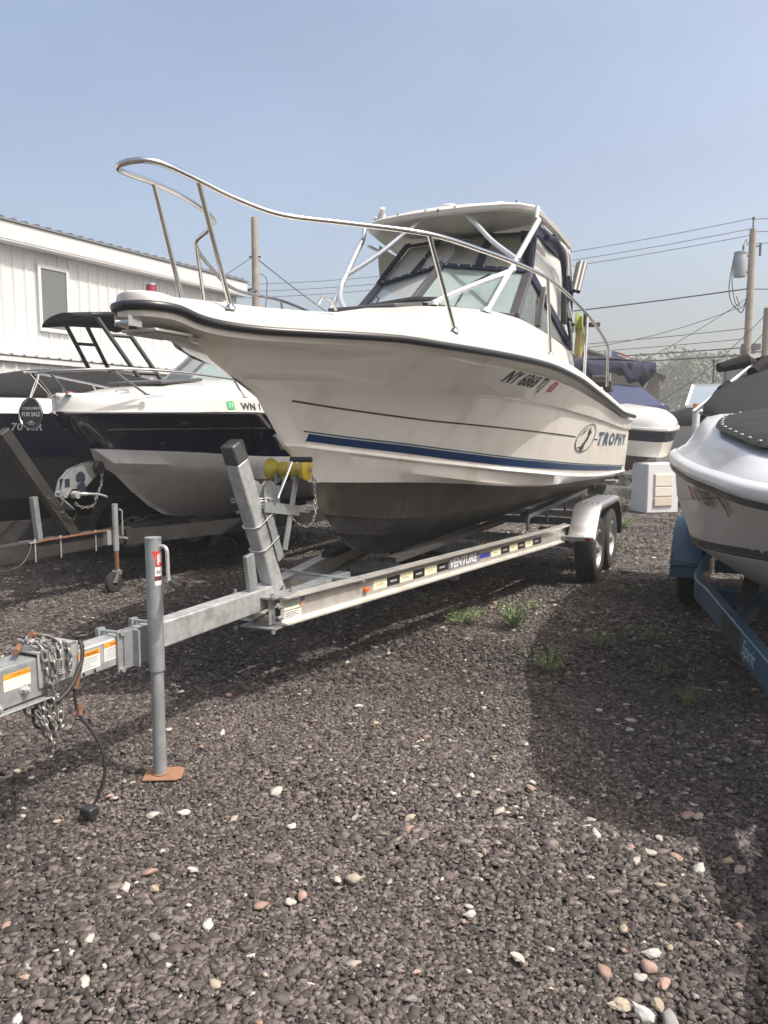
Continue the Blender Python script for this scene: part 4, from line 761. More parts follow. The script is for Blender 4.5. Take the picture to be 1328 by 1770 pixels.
cd.tube([(.05+.03*math.cos(2*PI*i/14),-1.375+.03*math.sin(2*PI*i/14),.735) for i in range(14)],.007,6,closed=True); cd.build('wiring_cord',CORD,tr)
pl=MB(); pl.box(.105,.165,-1.47,-1.42,.02,.06); pl.build('cord_plug',BLACKP,tr,bevel=.008)
MB().tube([(.098,-1.435,.60),(.094,-1.45,.54)],.011,8).build('rusty_sleeve',RUST,tr); MB().tube([(.10,-1.44,.48),(.10,-1.44,.43)],.012,8).build('rusty_sleeve',RUST,tr)
# ================================================================ navy and white runabout on the left
LL,LR=frame(-2.71,7.44,24)
lb_=empty('runabout',LL,LR,label='navy and white runabout with chrome bow rail, bow hung with a round sale sign',cat='boat',group=None)
c_=lambda v:(lambda s:v)
Ls=tab((-.54,0),(-.52,.06),(-.44,.18),(-.25,.37),(0,.58),(.5,.88),(1,1.06),(1.6,1.15),(2.4,1.2),(5.3,1.15)); Lz=tab((-.54,1.715),(0,1.72),(1.5,1.735),(5.3,1.68))
Lp=tab((-.42,0),(-.3,.16),(0,.42),(.5,.72),(1,.9),(1.6,1.03),(2.4,1.12),(5.3,1.1)); Lsp=tab((-.16,0),(0,.16),(.5,.52),(1,.76),(1.6,.93),(2.4,1.05),(5.3,1.06)); Lsz=tab((-.16,1.385),(.6,1.34),(1.6,1.27),(5.3,1.22))
Lc=tab((.12,0),(.5,.30),(1,.58),(1.6,.80),(2.4,.95),(5.3,1.0)); Lcz=tab((.12,1.14),(1,1.06),(1.6,1.02),(5.3,.95))
L1=tab((.38,0),(1,.38),(1.6,.56),(2.4,.68),(5.3,.72)); L1z=tab((.38,.93),(1.6,.85),(5.3,.80)); L2=tab((.62,0),(1.2,.22),(2.4,.4),(5.3,.45)); L2z=tab((.62,.77),(1.6,.70),(5.3,.66)); Lkz=tab((.85,.66),(1.2,.60),(2.5,.52),(5.3,.50))
Llev=[(-.54,Ls,Lz),(-.53,lambda s:max(Ls(s)-.012,0),lambda s:Lz(s)-.03),(-.42,Lp,lambda s:Lz(s)-.145),(-.16,Lsp,Lsz)]
Llow=[(-.16,Lsp,Lsz),(-.0,lambda s:max(Lsp(s)-.05,0)*.98,lambda s:Lsz(s)-.13),(.12,Lc,Lcz),(.15,lambda s:max(Lc(s)-.03,0),lambda s:Lcz(s)-.012),(.38,L1,L1z),(.41,lambda s:max(L1(s)-.03,0),lambda s:L1z(s)-.01),(.62,L2,L2z),(.65,lambda s:max(L2(s)-.03,0),lambda s:L2z(s)-.01),(.85,c_(0),Lkz)]
def hull2(parent,A,B,s1,m,S0,mB=1):
    h=MB()
    for rr,mm in ((loft_hull(A,s1,40,S0=S0),0),(loft_hull(B,s1,40,S0=S0),mB)):
        h.grid(rr,m=mm); h.grid(mirror(rr),flip=True,m=mm)
    ring=[(f[1](s1),s1,f[2](s1)) for f in A+B]; h.grid([ring,mirror([ring])[0]],m=0); return h.build('hull',m,parent,smooth=28,weld=True)
hull2(lb_,Llev,Llow,5.3,[NAVYH,mat('grey_white_bottom',(.80,.79,.76),.35,coat=.4,var=.04,dirt=(.36,.33,.27),dirtscale=2,dirtamt=.4,streak=.3)],-.54)
def rail_strip(parent,bf,zf,s0,s1,prof,m,name='rub_rail',gp=1.7):
    for sd in (1,-1):
        rows=[]
        for i in range(61):
            s=s0+(s1-s0)*(i/60)**gp; b=bf(s); z=zf(s); s2=min(s+.01,s1); dx=bf(s2)-b; dy=s2-s+1e-6; l=math.hypot(dx,dy); nx,ny=(dy/l,-dx/l) if i else (0,-1)
            rows.append([(sd*(b+nx*o),s+ny*o,z+h) for o,h in prof])
        MB().grid(rows,flip=sd<0).build(name,m,parent,smooth=50)
rail_strip(lb_,Ls,Lz,-.54,5.3,((-.01,.012),(.012,.012),(.016,0),(.012,-.012),(-.01,-.012)),SS)
for sd in (1,-1): strip(Llev,lambda s:Lz(s)-.148,lambda s:Lz(s)-.158,-.2,5.2,'pinstripe',ALU,lb_,side=sd,n=50,k=1)
Lct=tab((-.62,0),(-.4,.15),(0,.35),(.5,.55),(1,.68),(1.6,.78),(2.4,.82),(5.3,.8)); Lcz2=tab((-.62,1.86),(-.3,1.885),(0,1.93),(.5,2.01),(1,2.07),(1.7,2.12),(5.3,2.05))
rows=[]
for i in range(41):
    s=-.54+5.84*(i/40)**1.5; b=Ls(s); z=Lz(s); k=min(1,b/.4); t=Lct(s)
    rows.append([(b,s,z+.01),(max(b-.012*k,0),s,z+.06),(max(b-.03*k,0),s,z+.13),(max(b-.07*k,0),s,z+.155),(max(b-.16*k,0),s,z+.165),(min(t+.05*k,max(b-.18*k,0)),s,z+.175),(min(t,max(b-.2*k,0)),s,Lcz2(s)-.06),(t*.6,s,Lcz2(s)-.01),(0,s,Lcz2(s))])
d_=MB(); d_.grid(rows,flip=True); d_.grid(mirror(rows)); d_.build('deck',WHITEG,lb_,smooth=40,weld=True)
Lup=[(-.62,Ls,lambda s:Lz(s)+.2),(-.62,Ls,lambda s:Lz(s)+.0)]
def onL(s0,z0,sc,side,dirn=1,off=.004): 
    def f(x,y):
        s=s0+dirn*x*sc; z=z0+y; h=(z-Lz(s)); b=Ls(s)-.012*min(h/.06,1)-.018*max(0,(h-.06)/.07) if h>0 else surf_b(Llev,s,z); return (side*(b+off),s,z)
    return f
text_mesh('WN 1970 MR',onL(.86,1.765,1.0,1),BLACKV,'registration_number',lb_,size=.10,offset=.0025,spacing=1.05)
text_mesh('WN 1970 MR',onL(.46,1.625,1.0,-1,-1),WHITEP,'registration_number',lb_,size=.10,offset=.0025,spacing=1.05)
g=MB(); f=onL(.70,1.765,1,1,off=.006); g.grid([[f(x,y) for x in (0,.04,.08)] for y in (0,.08)]); g.build('registration_sticker',GREENV,lb_); text_mesh('27',onL(.71,1.785,1,1,off=.009),WHITEP,'registration_sticker',lb_,size=.06)
g=MB(); f=onL(.35,1.63,1,1,off=.005); g.grid([[f(.045*math.cos(2*PI*i/24)*r,.022*math.sin(2*PI*i/24)*r) for i in range(25)] for r in (1,.75)]); g.grid([[f(.03*math.cos(2*PI*i/24)*r,.012*math.sin(2*PI*i/24)*r) for i in range(25)] for r in (1,.0)]); g.build('hull_badge',SS,lb_)
g=MB(); f=onL(.30,1.43,1,1,off=.004); g.prism([f(.016*math.cos(2*PI*i/12),.016*math.sin(2*PI*i/12)) for i in range(12)],(.006,-.003,0)); g.build('drain_fitting',SS,lb_)
for sd in (1,-1):
    P_=smoothpath([(0,-.72,2.06),(sd*.22,-.66,2.07),(sd*.45,-.45,2.09),(sd*.68,-.05,2.105),(sd*.88,.6,2.08),(sd*1.0,1.3,2.03),(sd*1.05,1.9,1.97),(sd*1.06,2.1,1.88)],5)
    MB().tube(P_,.0125,8).build('bow_rail',SS,lb_,smooth=60)
    for a,b in (((.10,-.70,2.065),(.10,-.50,1.87)),((.50,-.38,2.09),(.60,-.05,1.885)),((.93,.85,2.065),(.96,1.0,1.89))): 
        g=MB(); g.tube([(sd*a[0],a[1],a[2]),(sd*b[0],b[1],b[2])],.011,8); g.cyl((sd*b[0],b[1],b[2]-.005),(sd*b[0],b[1],b[2]+.006),.03,10); g.build('stanchion',SS,lb_)
g=MB(); g.lathe([(.045,0),(.04,.02),(.025,.035),(.0,.04)],(.0,-.38,1.875),'z',14); g.build('bow_light',REDL,lb_)
g=MB(); g.tube([(.28,-.1,1.91),(.28,-.08,1.935),(.28,.06,1.935),(.28,.08,1.91)],.009,8); g.build('cleat',SS,lb_)
g=MB(); g.box(-.36,.36,-.33,.33,0,.035); h=g.build('deck_hatch',DGREY,lb_,bevel=.015); h.location=(0,.78,2.045); h.rotation_euler=(R(6),0,0)
W0=(0,1.35,2.10);W1=(0,2.0,2.53);V0=(.76,1.74,2.11);V1=(.66,2.28,2.52);X0=(.80,3.2,2.08);X1=(.72,3.1,2.42)
wf=MB()
for sd in (1,-1):
    m_=lambda p: mir(p,sd)
    MB().quadslab(m_(W0),m_(V0),m_(V1),m_(W1),.005).build('windshield_pane',GLASS,lb_,smooth=0); MB().quadslab(m_(V0),m_(X0),m_(X1),m_(V1),.005).build('side_window',GLASS,lb_,smooth=0)
    for a,b,w_ in ((W0,V0,.025),(W1,V1,.03),(V0,V1,.03),(V0,X0,.02),(V1,X1,.03),(X0,X1,.03)): wf.bar(m_(a),m_(b),w_,.02,up=(0,-1,1))
wf.bar(W0,W1,.04,.03,up=(1,0,0)); wf.build('windshield_frame',ALU,lb_)
g=MB(); g.box(-.7,.7,2.1,2.6,1.9,2.2); g.build('dashboard',DGREY,lb_,bevel=.02)
g=MB(); g.box(.45,.95,3.0,3.4,1.9,2.35); g.box(-.9,-.4,3.0,3.4,1.9,2.35); g.build('seat_back',FGW,lb_,bevel=.03)
# round sale sign hanging from its rail
sg=empty('sale_sign',lb_.matrix_basis@Vector((0,0,0)),LR,label='round black CONSIGNMENT FOR SALE tag hanging from the runabout bow rail',cat='sign')
g=MB(); cx,cy,cz=-.02,-.80,1.70; g.cyl((cx,cy,cz),(cx,cy-.008,cz),.138,40); g.build('disc',BLACKP,sg)
g=MB(); g.tube([(cx+.134*math.cos(2*PI*i/40),cy-.009,cz+.134*math.sin(2*PI*i/40)) for i in range(40)],.0035,6,closed=True); g.build('rim',SS,sg)
g=MB(); g.tube(smoothpath([(cx,cy-.004,cz+.125),(cx+.03,-.76,cz+.25),(cx+.02,-.72,cz+.35),(cx-.02,-.74,cz+.25),(cx-.01,cy-.004,cz+.125)],5),.004,6); g.tube(smoothpath([(cx-.02,cy-.02,cz+.12),(cx-.12,cy-.02,cz+.04),(cx-.15,cy-.0,cz-.06)],5),.003,5); g.build('cord',WHITEP,sg)
sx=lambda dx,z0:(lambda x,y:(cx+dx+x,cy-.0105,cz+z0+y))
text_mesh('CONSIGNMENT',sx(-.103,.035),WHITEP,'lettering',sg,size=.034,offset=.0005,spacing=.95); text_mesh('FOR SALE',sx(-.104,-.022),WHITEP,'lettering',sg,size=.053,offset=.0012,spacing=.95)
g=MB(); g.box(cx-.05,cx+.05,cy-.0105,cy-.0095,cz-.082,cz-.078); g.box(cx-.018,cx+.022,cy-.0105,cy-.0095,cz-.072,cz-.062); g.box(cx-.035,cx+.035,cy-.0105,cy-.0095,cz-.094,cz-.091); g.build('logo',WHITEP,sg)
# its black trailer
lt=empty('boat_trailer',LL,LR,label='black painted trailer with small wheel jack and white winch arm, under the navy runabout',cat='boat trailer')
g=MB(); g.box(-.05,.05,-3.2,1.3,.44,.60); g.build('tongue',BLACKM,lt,bevel=.006)
for sd in (1,-1):
    g=MB(); P_=[(sd*.05,.2,.50),(sd*.72,2.2,.50),(sd*.85,2.6,.50),(sd*.85,5.2,.50)]
    for a,b in zip(P_,P_[1:]): g.bar(a,b,.06,.15)
    g.build('side_beam',BLACKM,lt)
    g=MB(); g.bar((sd*.5,1.6,.66),(sd*.6,5.0,.70),.09,.05); g.bar((sd*.3,.9,.60),(sd*.5,3,.62),.04,.04); g.build('bunk',WOODG,lt)
    wheel(lt,sd*1.03,3.6,.32,.2,.19,sd)
    g=MB(); g.grid([[(sd*.9,y,z),(sd*1.16,y,z),(sd*1.16,y,z-.04)] for y,z in ((3.15,.45),(3.22,.65),(3.35,.73),(3.85,.73),(3.98,.65),(4.05,.45))],flip=sd<0); g.build('fender',BLACKM,lt)
g=MB(); g.bar((0,-.40,.58),(0,-1.12,1.55),.075,.10,up=(0,1,.6)); g.build('winch_post',BLACKM,lt,bevel=.006)
g=MB(); g.bar((0,-.80,.58),(0,-.84,.98),.05,.05,up=(0,1,0)); g.build('post_brace',GALVD,lt)
prof=[(-.11,1.26),(-.24,1.255),(-.42,1.20),(-.53,1.11),(-.58,.97),(-.50,.945),(-.44,1.02),(-.27,1.03),(-.11,1.15)]
g=MB(); n=len(prof); 
for sx_ in (-.035,.025): g.prism([(sx_,s,z) for s,z in prof],(.01,0,0))
g.bar((0,-.60,.97),(0,-.42,.83),.10,.012,up=(0,.7,.7)); g.bar((0,-.55,.97),(0,-.50,1.0),.08,.06); g.build('winch_arm',GALVD,lt,smooth=0)
g=MB(); g.cyl((-.02,-.33,1.03),(.045,-.33,1.03),.055,18); g.cyl((.0,-.33,1.12),(.0375,-.33,1.12),.06,18); g.box(-.03,.0375,-.52,-.46,1.04,1.12); g.build('winch_drum',mat('drum_and_hole_dark',(.02,.02,.035),.4),lt,bevel=.004)  # upper disc and block are dark stand-ins for shaded holes through the arm
g=MB(); g.cyl((-.08,-.12,1.21),(.08,-.12,1.21),.06,20); g.build('bow_roller',BLACKP,lt,bevel=.01)
g=MB(); g.tube(smoothpath([(.05,-.40,.97),(.12,-.36,.975),(.14,-.22,.96),(.14,-.12,.93)],5),[.018]*6+[.012]*10,8); g.cyl((.03,-.42,.97),(.09,-.42,.97),.035,12); g.build('winch_crank',GALV,lt)
for s_,z_ in ((-.52,.80),(-.66,.94)):
    g=MB(); g.tube([(-.06,s_-.05,z_+.02),(.06,s_-.05,z_+.02),(.065,s_+.06,z_-.06),(.06,s_+.10,z_+.0)],.007,6); g.build('u_bolt',SS,lt)
chain([(.07,-.10,1.16),(.08,-.12,1.05),(.08,-.18,.95),(.10,-.25,.86),(.09,-.38,.85),(.07,-.45,.90)],LINK,.031,lt)
g=MB(); JX,JY=.14,-.02
g.cyl((JX,JY,.40),(JX,JY,.84),.028,16); g.cyl((JX,JY,.84),(JX,JY,.855),.03,16); g.build('jack_tube',GALV,lt)
g=MB(); g.cyl((JX,JY,.16),(JX,JY,.42),.023,16); g.build('jack_leg',RUST,lt)
g=MB(); g.prism([(JX-.035,JY-.02,.2),(JX-.035,JY+.03,.2),(JX-.035,JY-.04,.09),(JX-.035,JY-.09,.10)],(.07,0,0)); g.cyl((JX-.04,JY,.19),(JX+.04,JY,.19),.03,12); g.build('caster_bracket',GALVD,lt,bevel=.003)
wc=MB(); wc.lathe([(.03,-.025),(.075,-.03),(.098,-.022),(.10,0),(.098,.022),(.075,.03),(.03,.025)],(JX,JY-.05,.10),'x',26); wc.build('caster_wheel',TYRE,lt)
g=MB(); g.tube([(JX+.03,JY+.03,.80),(JX+.06,JY+.03,.79),(JX+.06,JY+.03,.55)],.008,6); g.box(.05,.11,-.10,.02,.46,.60); g.cyl((JX,JY+.03,.53),(JX+.10,JY+.05,.52),.012,8); g.build('jack_mount',GALV,lt)
for s_ in (-.9,-.62,-.2): 
    g=MB(); g.tube([(.062,s_,.42),(.062,s_,.62)],.007,6); g.box(-.07,.075,s_-.06,s_+.06,.588,.598); g.cyl((.062,s_,.6),(.062,s_,.615),.012,6); g.build('u_bolt',GALV,lt)
g=MB(); g.bar((.06,-.9,.597),(.08,.0,.602),.03,.012); g.build('rusty_strap',RUST,lt)
g=MB(); g.tube(smoothpath([(.07,-.95,.58),(.09,-1.0,.5),(.1,-1.1,.42),(.12,-1.3,.40),(.1,-1.5,.5)],5),.008,6); g.build('wiring_cord',CORD,lt)
# ================================================================ covered boat with black tower behind it
EL=(-5.80,8.57,0); ER=-R(50)
eb=empty('covered_boat',EL,ER,label='black covered boat with black tower and bimini top, between the runabout and the white building',cat='boat')
Elev=[(-.9,lambda s:Ls(s-.28),lambda s:1.75),(-.88,lambda s:Ls(s-.28)*.99,lambda s:1.72),(-.5,lambda s:Lsp(s-.3),lambda s:1.25)]
hull2(eb,Elev,[(-.5,lambda s:Lsp(s-.3),lambda s:1.25),(-.1,lambda s:Lc(s-.3),lambda s:.76),(.4,c_(0),lambda s:.42)],4.6,[NAVYH,BLACKP],-.9)
rows=[]; ez=tab((-.9,1.66),(0,1.85),(.8,2.05),(1.6,2.28),(2.4,2.34),(3.0,2.28),(3.6,2.08),(4.3,1.8),(4.6,1.7))
for i in range(40):
    s=-.9+5.5*i/39; b=Ls(s-.28)+.015; z=ez(s); rows.append([(b-.06,s,1.93),(b-.05,s,1.95)]+[((b-.06)*math.cos(t),s,1.95+(z-1.95)*math.sin(t)**.8+.02*mnoise.noise(Vector((s*3,t*2,1)))) for t in (.25,.5,.8,1.1,1.35,PI/2)])
g=MB(); g.grid(rows,flip=True); g.grid(mirror(rows)); g.build('boat_cover',BLACKC,eb,smooth=60)
g=MB(); rr=[]
for i in range(40):
    s=-.9+5.5*i/39; b=Ls(s-.28); rr.append([(b+.012,s,1.745),(b+.012,s,1.765),(b-.005,s,1.78),(b-.03,s,1.90),(max(b-.08,0),s,1.94)])
g.grid(rr,flip=True); g.grid(mirror(rr)); g.build('gunwale',WHITEG,eb,smooth=50)
text_mesh('70 MR',lambda x,y:(surf_b(Elev,1.30+x,1.56+y)+.012,1.30+x,1.56+y),WHITEP,'registration_number',eb,size=.115,offset=.002,spacing=1.05)
rows=[]
for i in range(15):
    s=2.15+2.0*i/14; rows.append([(x*.63,s,3.0+.10*math.sin(PI*min(1,max(0,(s-2.0)/2.3)))-.08*abs(x)**3-.035*(1 if abs(x)>.94 else 0)) for x in (-.95,-.94,-.7,-.35,0,.35,.7,.94,.95)])
g=MB(); g.grid(rows); bm_=g.build('bimini_top',BLACKC,eb,smooth=50); q=bm_.modifiers.new('s','SOLIDIFY'); q.thickness=.03
g=MB(); g.grid([[(.3+.01*j,2.5+.28*i,2.99-.09*j*(1-.35*abs(i-1))) for i in range(3)] for j in range(3)]); g.build('rolled_canvas',BLACKC,eb)
for sd in (1,-1):
    g=MB()
    for ds_ in (0,.28):
        g.tube([(sd*.56,2.45+ds_,2.97),(sd*.8,3.0+ds_,2.05)],.03,8); g.tube([(sd*.56,3.75+ds_,3.02),(sd*.75,4.9+ds_,2.35),(sd*.8,5.3+ds_,2.1)],.03,8)
    for t in (.25,.75): a=Vector((sd*.56,2.45,2.97)).lerp(Vector((sd*.8,3.0,2.05)),t); g.cyl(a,a+Vector((0,.28,0)),.022,8)
    g.tube([(sd*.56,2.4,2.98),(sd*.56,4.0,3.03)],.028,8); g.build('tower_frame',BLACKP,eb,smooth=50)
g=MB(); g.tube([(.8,3.5,2.1),(.56,3.7,3.0)],.008,6); g.build('tower_strut',SS,eb)
g=MB(); g.tube([(.9,-.6,2.75),(.95,.75,2.08)],.035,8); g.build('forward_strut',BLACKP,eb)
et=empty('boat_trailer',EL,ER,label='black trailer added under the black covered tower boat to mask the sunlit wall',cat='boat trailer')  # added, with deep beams, to keep the gap under the boat dark
for sd in (1,-1):
    g=MB(); g.bar((sd*.05,-2.2,.42),(sd*.9,.2,.40),.06,.26); g.bar((sd*.9,.2,.40),(sd*.9,4.4,.40),.06,.26); g.build('side_beam',BLACKM,et); wheel(et,sd*1.05,2.6,.32,.2,.19,sd); wheel(et,sd*1.05,3.4,.32,.2,.19,sd)
    g=MB(); g.grid([[(sd*.93,y,z),(sd*1.18,y,z),(sd*1.18,y,z-.05)] for y,z in ((2.1,.35),(2.2,.66),(2.35,.76),(3.65,.76),(3.8,.66),(3.9,.35))],flip=sd<0); g.build('fender',BLACKM,et)
# ================================================================ silver boat and blue trailer on the right
RL,RR=frame(2.88,4.78,27)
rbt=empty('covered_runabout',RL,RR,label='silver and white runabout under charcoal covers, cut off by the right edge of the picture',cat='boat')
Rs=tab((-2.55,0),(-2.5,.16),(-2.35,.34),(-2.1,.48),(-1.5,.66),(-1,.82),(-.5,.94),(0,1.02),(.5,1.08),(1.2,1.12),(3.3,1.1)); Rz=tab((-2.55,1.27),(-1.5,1.285),(-.5,1.33),(.5,1.35),(3.3,1.36))
Rm=tab((-2.4,0),(-2.1,.30),(-1.5,.56),(-1,.74),(-.5,.88),(0,.97),(.5,1.04),(3.3,1.06)); Rc=tab((-2.15,0),(-1.9,.24),(-1.5,.44),(-1,.64),(-.5,.79),(0,.88),(1,.96),(3.3,.98)); Rcz=tab((-2.15,1.0),(-1.5,.93),(-1,.88),(0,.80),(1,.76),(3.3,.74))
R1=tab((-1.75,0),(-1,.32),(0,.56),(1,.62),(3.3,.64)); R1z=tab((-1.75,.76),(-1,.68),(0,.62),(3.3,.6)); Rkz=tab((-1.4,.62),(-.8,.54),(0,.5),(3.3,.48))
Rlev=[(-2.55,Rs,Rz),(-2.5,lambda s:max(Rs(s)-.015,0),lambda s:Rz(s)-.03),(-2.4,Rm,lambda s:(Rz(s)*.55+Rcz(s)*.45)),(-2.15,Rc,Rcz)]; Rlow=[(-2.15,Rc,Rcz),(-2.1,lambda s:max(Rc(s)-.03,0),lambda s:Rcz(s)-.02),(-1.75,R1,R1z),(-1.7,lambda s:max(R1(s)-.03,0),lambda s:R1z(s)-.01),(-1.4,c_(0),Rkz)]
hull2(rbt,Rlev,Rlow,3.3,[SILVERD,SILVERD],-2.55)
rail_strip(rbt,Rs,Rz,-2.55,3.3,((-.02,.07),(.012,.06),(.03,.045),(.034,.02),(.026,.0),(.012,-.006)),SILVER,'gunwale_lip'); rail_strip(rbt,Rs,Rz,-2.55,3.3,((.0,-.004),(.022,-.006),(.022,-.03),(.0,-.032)),BLACKP)
for sd in (1,-1):
    for f0,f1,m__ in ((.035,.012,DGREY),(-.004+.0,.0,BLACKP)):
        strip(Rlev,lambda s:Rcz(s)+f0+.02,lambda s:Rcz(s)+f1+.006,-1.95,3.2,'boot_stripe',m__,rbt,side=sd,n=50,k=1)
    strip(Rlev,lambda s:Rcz(s)+.30,lambda s:Rcz(s)+.297,-1.9,3.2,'crease_shade_line',DGREY,rbt,side=sd,n=50,k=1)  # flat dark strip put in as the shade of a crease
Rt=tab((-2.55,0),(-2.2,.2),(-1.7,.46),(-1.2,.63),(-.7,.73),(-.2,.78),(.5,.86),(3.3,.9)); Rtz=tab((-2.55,1.36),(-1.7,1.45),(-.7,1.55),(.3,1.65),(1,1.70),(3.3,1.62))
rows=[]
for i in range(41):
    s=-2.55+5.85*(i/40)**1.3; b=Rs(s); z=Rz(s); k=min(1,b/.4); t=Rt(s); e_=max(b-.03*k,0); rows.append([(b,s,z+.05),(e_,s,z+.075),(e_+(t-e_)*.3,s,z+.11),(e_+(t-e_)*.55,s,z+.11+(Rtz(s)-z-.11)*.35),(e_+(t-e_)*.8,s,z+.11+(Rtz(s)-z-.11)*.75),(t,s,Rtz(s)-.01),(t*.9,s,Rtz(s)+.01),(t*.5,s,Rtz(s)+.03),(0,s,Rtz(s)+.04)])
g=MB(); g.grid(rows,flip=True); g.grid(mirror(rows)); g.build('deck',SILVER,rbt,smooth=50,weld=True)
ow=tab((-2.1,0),(-2.0,.22),(-1.8,.40),(-1.2,.62),(-.7,.72),(-.3,.73),(0,.66),(.2,.44),(.3,0)); rows=[]
for i in range(33):
    s=-1.98+2.28*(.5-.5*math.cos(PI*i/32)); w_=ow(s); rows.append([(x*w_,s,Rtz(s)+.03+.07*(1-x*x)**.6+.012*mnoise.noise(Vector((s*4,x*3,5)))) for x in (-1,-.97,-.8,-.4,0,.4,.8,.97,1)])
g=MB(); g.grid(rows); q=g.build('bow_cover',GREYC,rbt,smooth=60)
for i in range(15):
    s=-1.75+1.9*i/14
    for sd in (-1,1): g=MB(); x=sd*(ow(s)*.955); g.lathe([(.0,.007),(.008,.005),(.01,0)],(x,s,Rtz(s)+.047),'z',8); g.build('snap_fastener',SS,rbt)
cz_=tab((.32,1.69),(.5,1.78),(.8,1.92),(1.2,2.06),(1.7,2.12),(2.4,2.0),(3.3,1.72)); cw=tab((.32,.6),(.45,.86),(.8,.93),(3.3,.98)); rows=[]
for i in range(30):
    s=.32+2.98*i/29; w_=cw(s); zb=Rtz(s)-.03; rows.append([(-w_,s,zb-.06),(-w_,s,zb)]+[(-w_*math.cos(t),s,zb+(cz_(s)-zb)*math.sin(t)**.75+.02*mnoise.noise(Vector((s*2.5,t*2,9)))) for t in [PI*j/14 for j in range(1,14)]]+[(w_,s,zb),(w_,s,zb-.06)])
g=MB(); g.grid(rows); g.add(rows[0],[tuple(range(len(rows[0])))]); g.build('cockpit_cover',GREYC,rbt,smooth=60)
g=MB(); P_=[rows[k][1] for k in range(30)]; g.tube([Vector(p)+Vector((-.006,0,.03)) for p in P_],.007,6); g.build('cover_piping',BLACKP,rbt)
for k in (3,9,16,23): g=MB(); p=Vector(rows[k][2])*.55+Vector(rows[k][1])*.45; g.lathe([(0,.02),(.02,.012),(.025,0)],p+Vector((-.015,0,0)),'x',8); g.build('cover_toggle',FGW,rbt)
def onR(s0,z0,sc=1,off=.022): return lambda x,y:(-(surf_b(Rlev,s0-x*sc,z0+y)+off),s0-x*sc,z0+y)
text_mesh('NY',onR(-1.0,1.17,.85),BLACKV,'registration_number',rbt,size=.11,offset=.003,shear=.0); text_mesh('3597',onR(-1.17,1.165,.95),BLACKV,'registration_number',rbt,size=.11,offset=.003); text_mesh('JR',onR(-1.50,1.16,.9),BLACKV,'registration_number',rbt,size=.11,offset=.003)
g=MB(); f=onR(-.90,1.165,off=.022); g.grid([[f(x,y) for x in (0,.04,.08)] for y in (0,.08)]); g.build('registration_sticker',REDV,rbt)
g=MB()
a=Vector((-1.0,1.0,1.70)); b=Vector((-.60,1.45,2.09)); g.tube([a,b],.017,8); g.tube([a+Vector((.05,.1,-.02)),b+Vector((.05,.2,-.08))],.014,8); g.build('folded_frame',ALUW,rbt)
g=MB(); g.tube([b+Vector((-.25,-.15,-.03)),b+Vector((-.05,0,.03)),b+Vector((.1,.05,.02)),b+Vector((.0,-.12,-.08))],[.04,.06,.07,.05],10); m0=a.lerp(b,.45); g.tube([m0,m0+(b-a)*.14],.035,8); g.build('frame_padding',BLACKC,rbt)
bt_=empty('boat_trailer',RL,RR,label='blue painted trailer with blue fender and white script lettering, under the silver runabout',cat='boat trailer')
for sd in (1,-1):
    path=[(sd*.85,3.5),(sd*.85,.45),(sd*.85,.25),(sd*.835,.08),(sd*.80,-.10),(sd*.74,-.28),(sd*.39,-1.77),(sd*.10,-3.0)]
    g=MB(); rows=[]
    for i,(x,y) in enumerate(path):
        a=Vector(path[max(i-1,0)]); b=Vector(path[min(i+1,len(path)-1)]); t=(b-a).normalized(); nn=Vector((-t.y,t.x))*.03
        rows.append([(x+nn.x,y+nn.y,.41),(x+nn.x,y+nn.y,.55),(x-nn.x,y-nn.y,.55),(x-nn.x,y-nn.y,.41),(x+nn.x,y+nn.y,.41)])
    g.grid(rows); g.build('side_beam',BLUET,bt_,smooth=30,bevel=.006)
    wheel(bt_,sd*1.03,1.82,.33,.2,.2,sd,spokes=6)
    g=MB(); g.grid([[(sd*.90,y,z),(sd*.93,y,z+.015),(sd*1.12,y,z+.015),(sd*1.16,y,z),(sd*1.165,y,z-.05)] for y,z in ((1.28,.34),(1.30,.45),(1.36,.60),(1.48,.72),(1.62,.785),(1.82,.80),(2.02,.785),(2.2,.72),(2.32,.58),(2.38,.4))],flip=sd<0); q=g.build('fender',BLUET,bt_,smooth=60); q.modifiers.new('s','SOLIDIFY').thickness=.004
    g=MB(); g.box(min(sd*.86,sd*1.14),max(sd*.86,sd*1.14),1.16,1.30,.42,.45); g.box(min(sd*.86,sd*1.14),max(sd*.86,sd*1.14),1.16,1.17,.34,.45); g.build('fender_step',BLUET,bt_,bevel=.004)
    g=MB(); g.bar((sd*.5,-.9,.60),(sd*.5,3.2,.62),.09,.04); g.build('bunk',WOODG,bt_)
for s_ in (-.12,1.1,2.6): g=MB(); g.bar((-.8,s_,.47),(.8,s_,.47),.05,.10); g.build('cross_member',BLUET,bt_,bevel=.004)
g=MB(); g.bar((-.46,-.12,.46),(-.56,-.98,.48),.06,.09); g.build('brace',BLUET,bt_)
g=MB(); g.box(-.06,.06,-4.2,-1.6,.40,.53); g.build('tongue',BLUET,bt_)
rd0=Vector((-.74,-.28,0)); rd1=Vector((-.39,-1.77,0)); rdd=(rd1-rd0).normalized(); rn=Vector((rdd.y,-rdd.x,0)); rn=rn if rn.x<0 else -rn
def onRb(d,off=.0315): return lambda x,y:(rd0+rdd*(d+x)+rn*off+Vector((0,0,y)))[:]
f=onRb(.60,.032); MB().add([f(0,.415),f(.50,.415),f(.50,.542),f(0,.542)],[(0,1,2,3)]).build('worn_decal',BLACKM,bt_,smooth=0)
text_mesh('Spirit',(lambda f:lambda x,y:f(x+y*.25,y+.445))(onRb(1.15,.033)),mat('pale_script',(.45,.62,.70),.5),'maker_name',bt_,size=.125,shear=.35,offset=.0005,spacing=1.0)
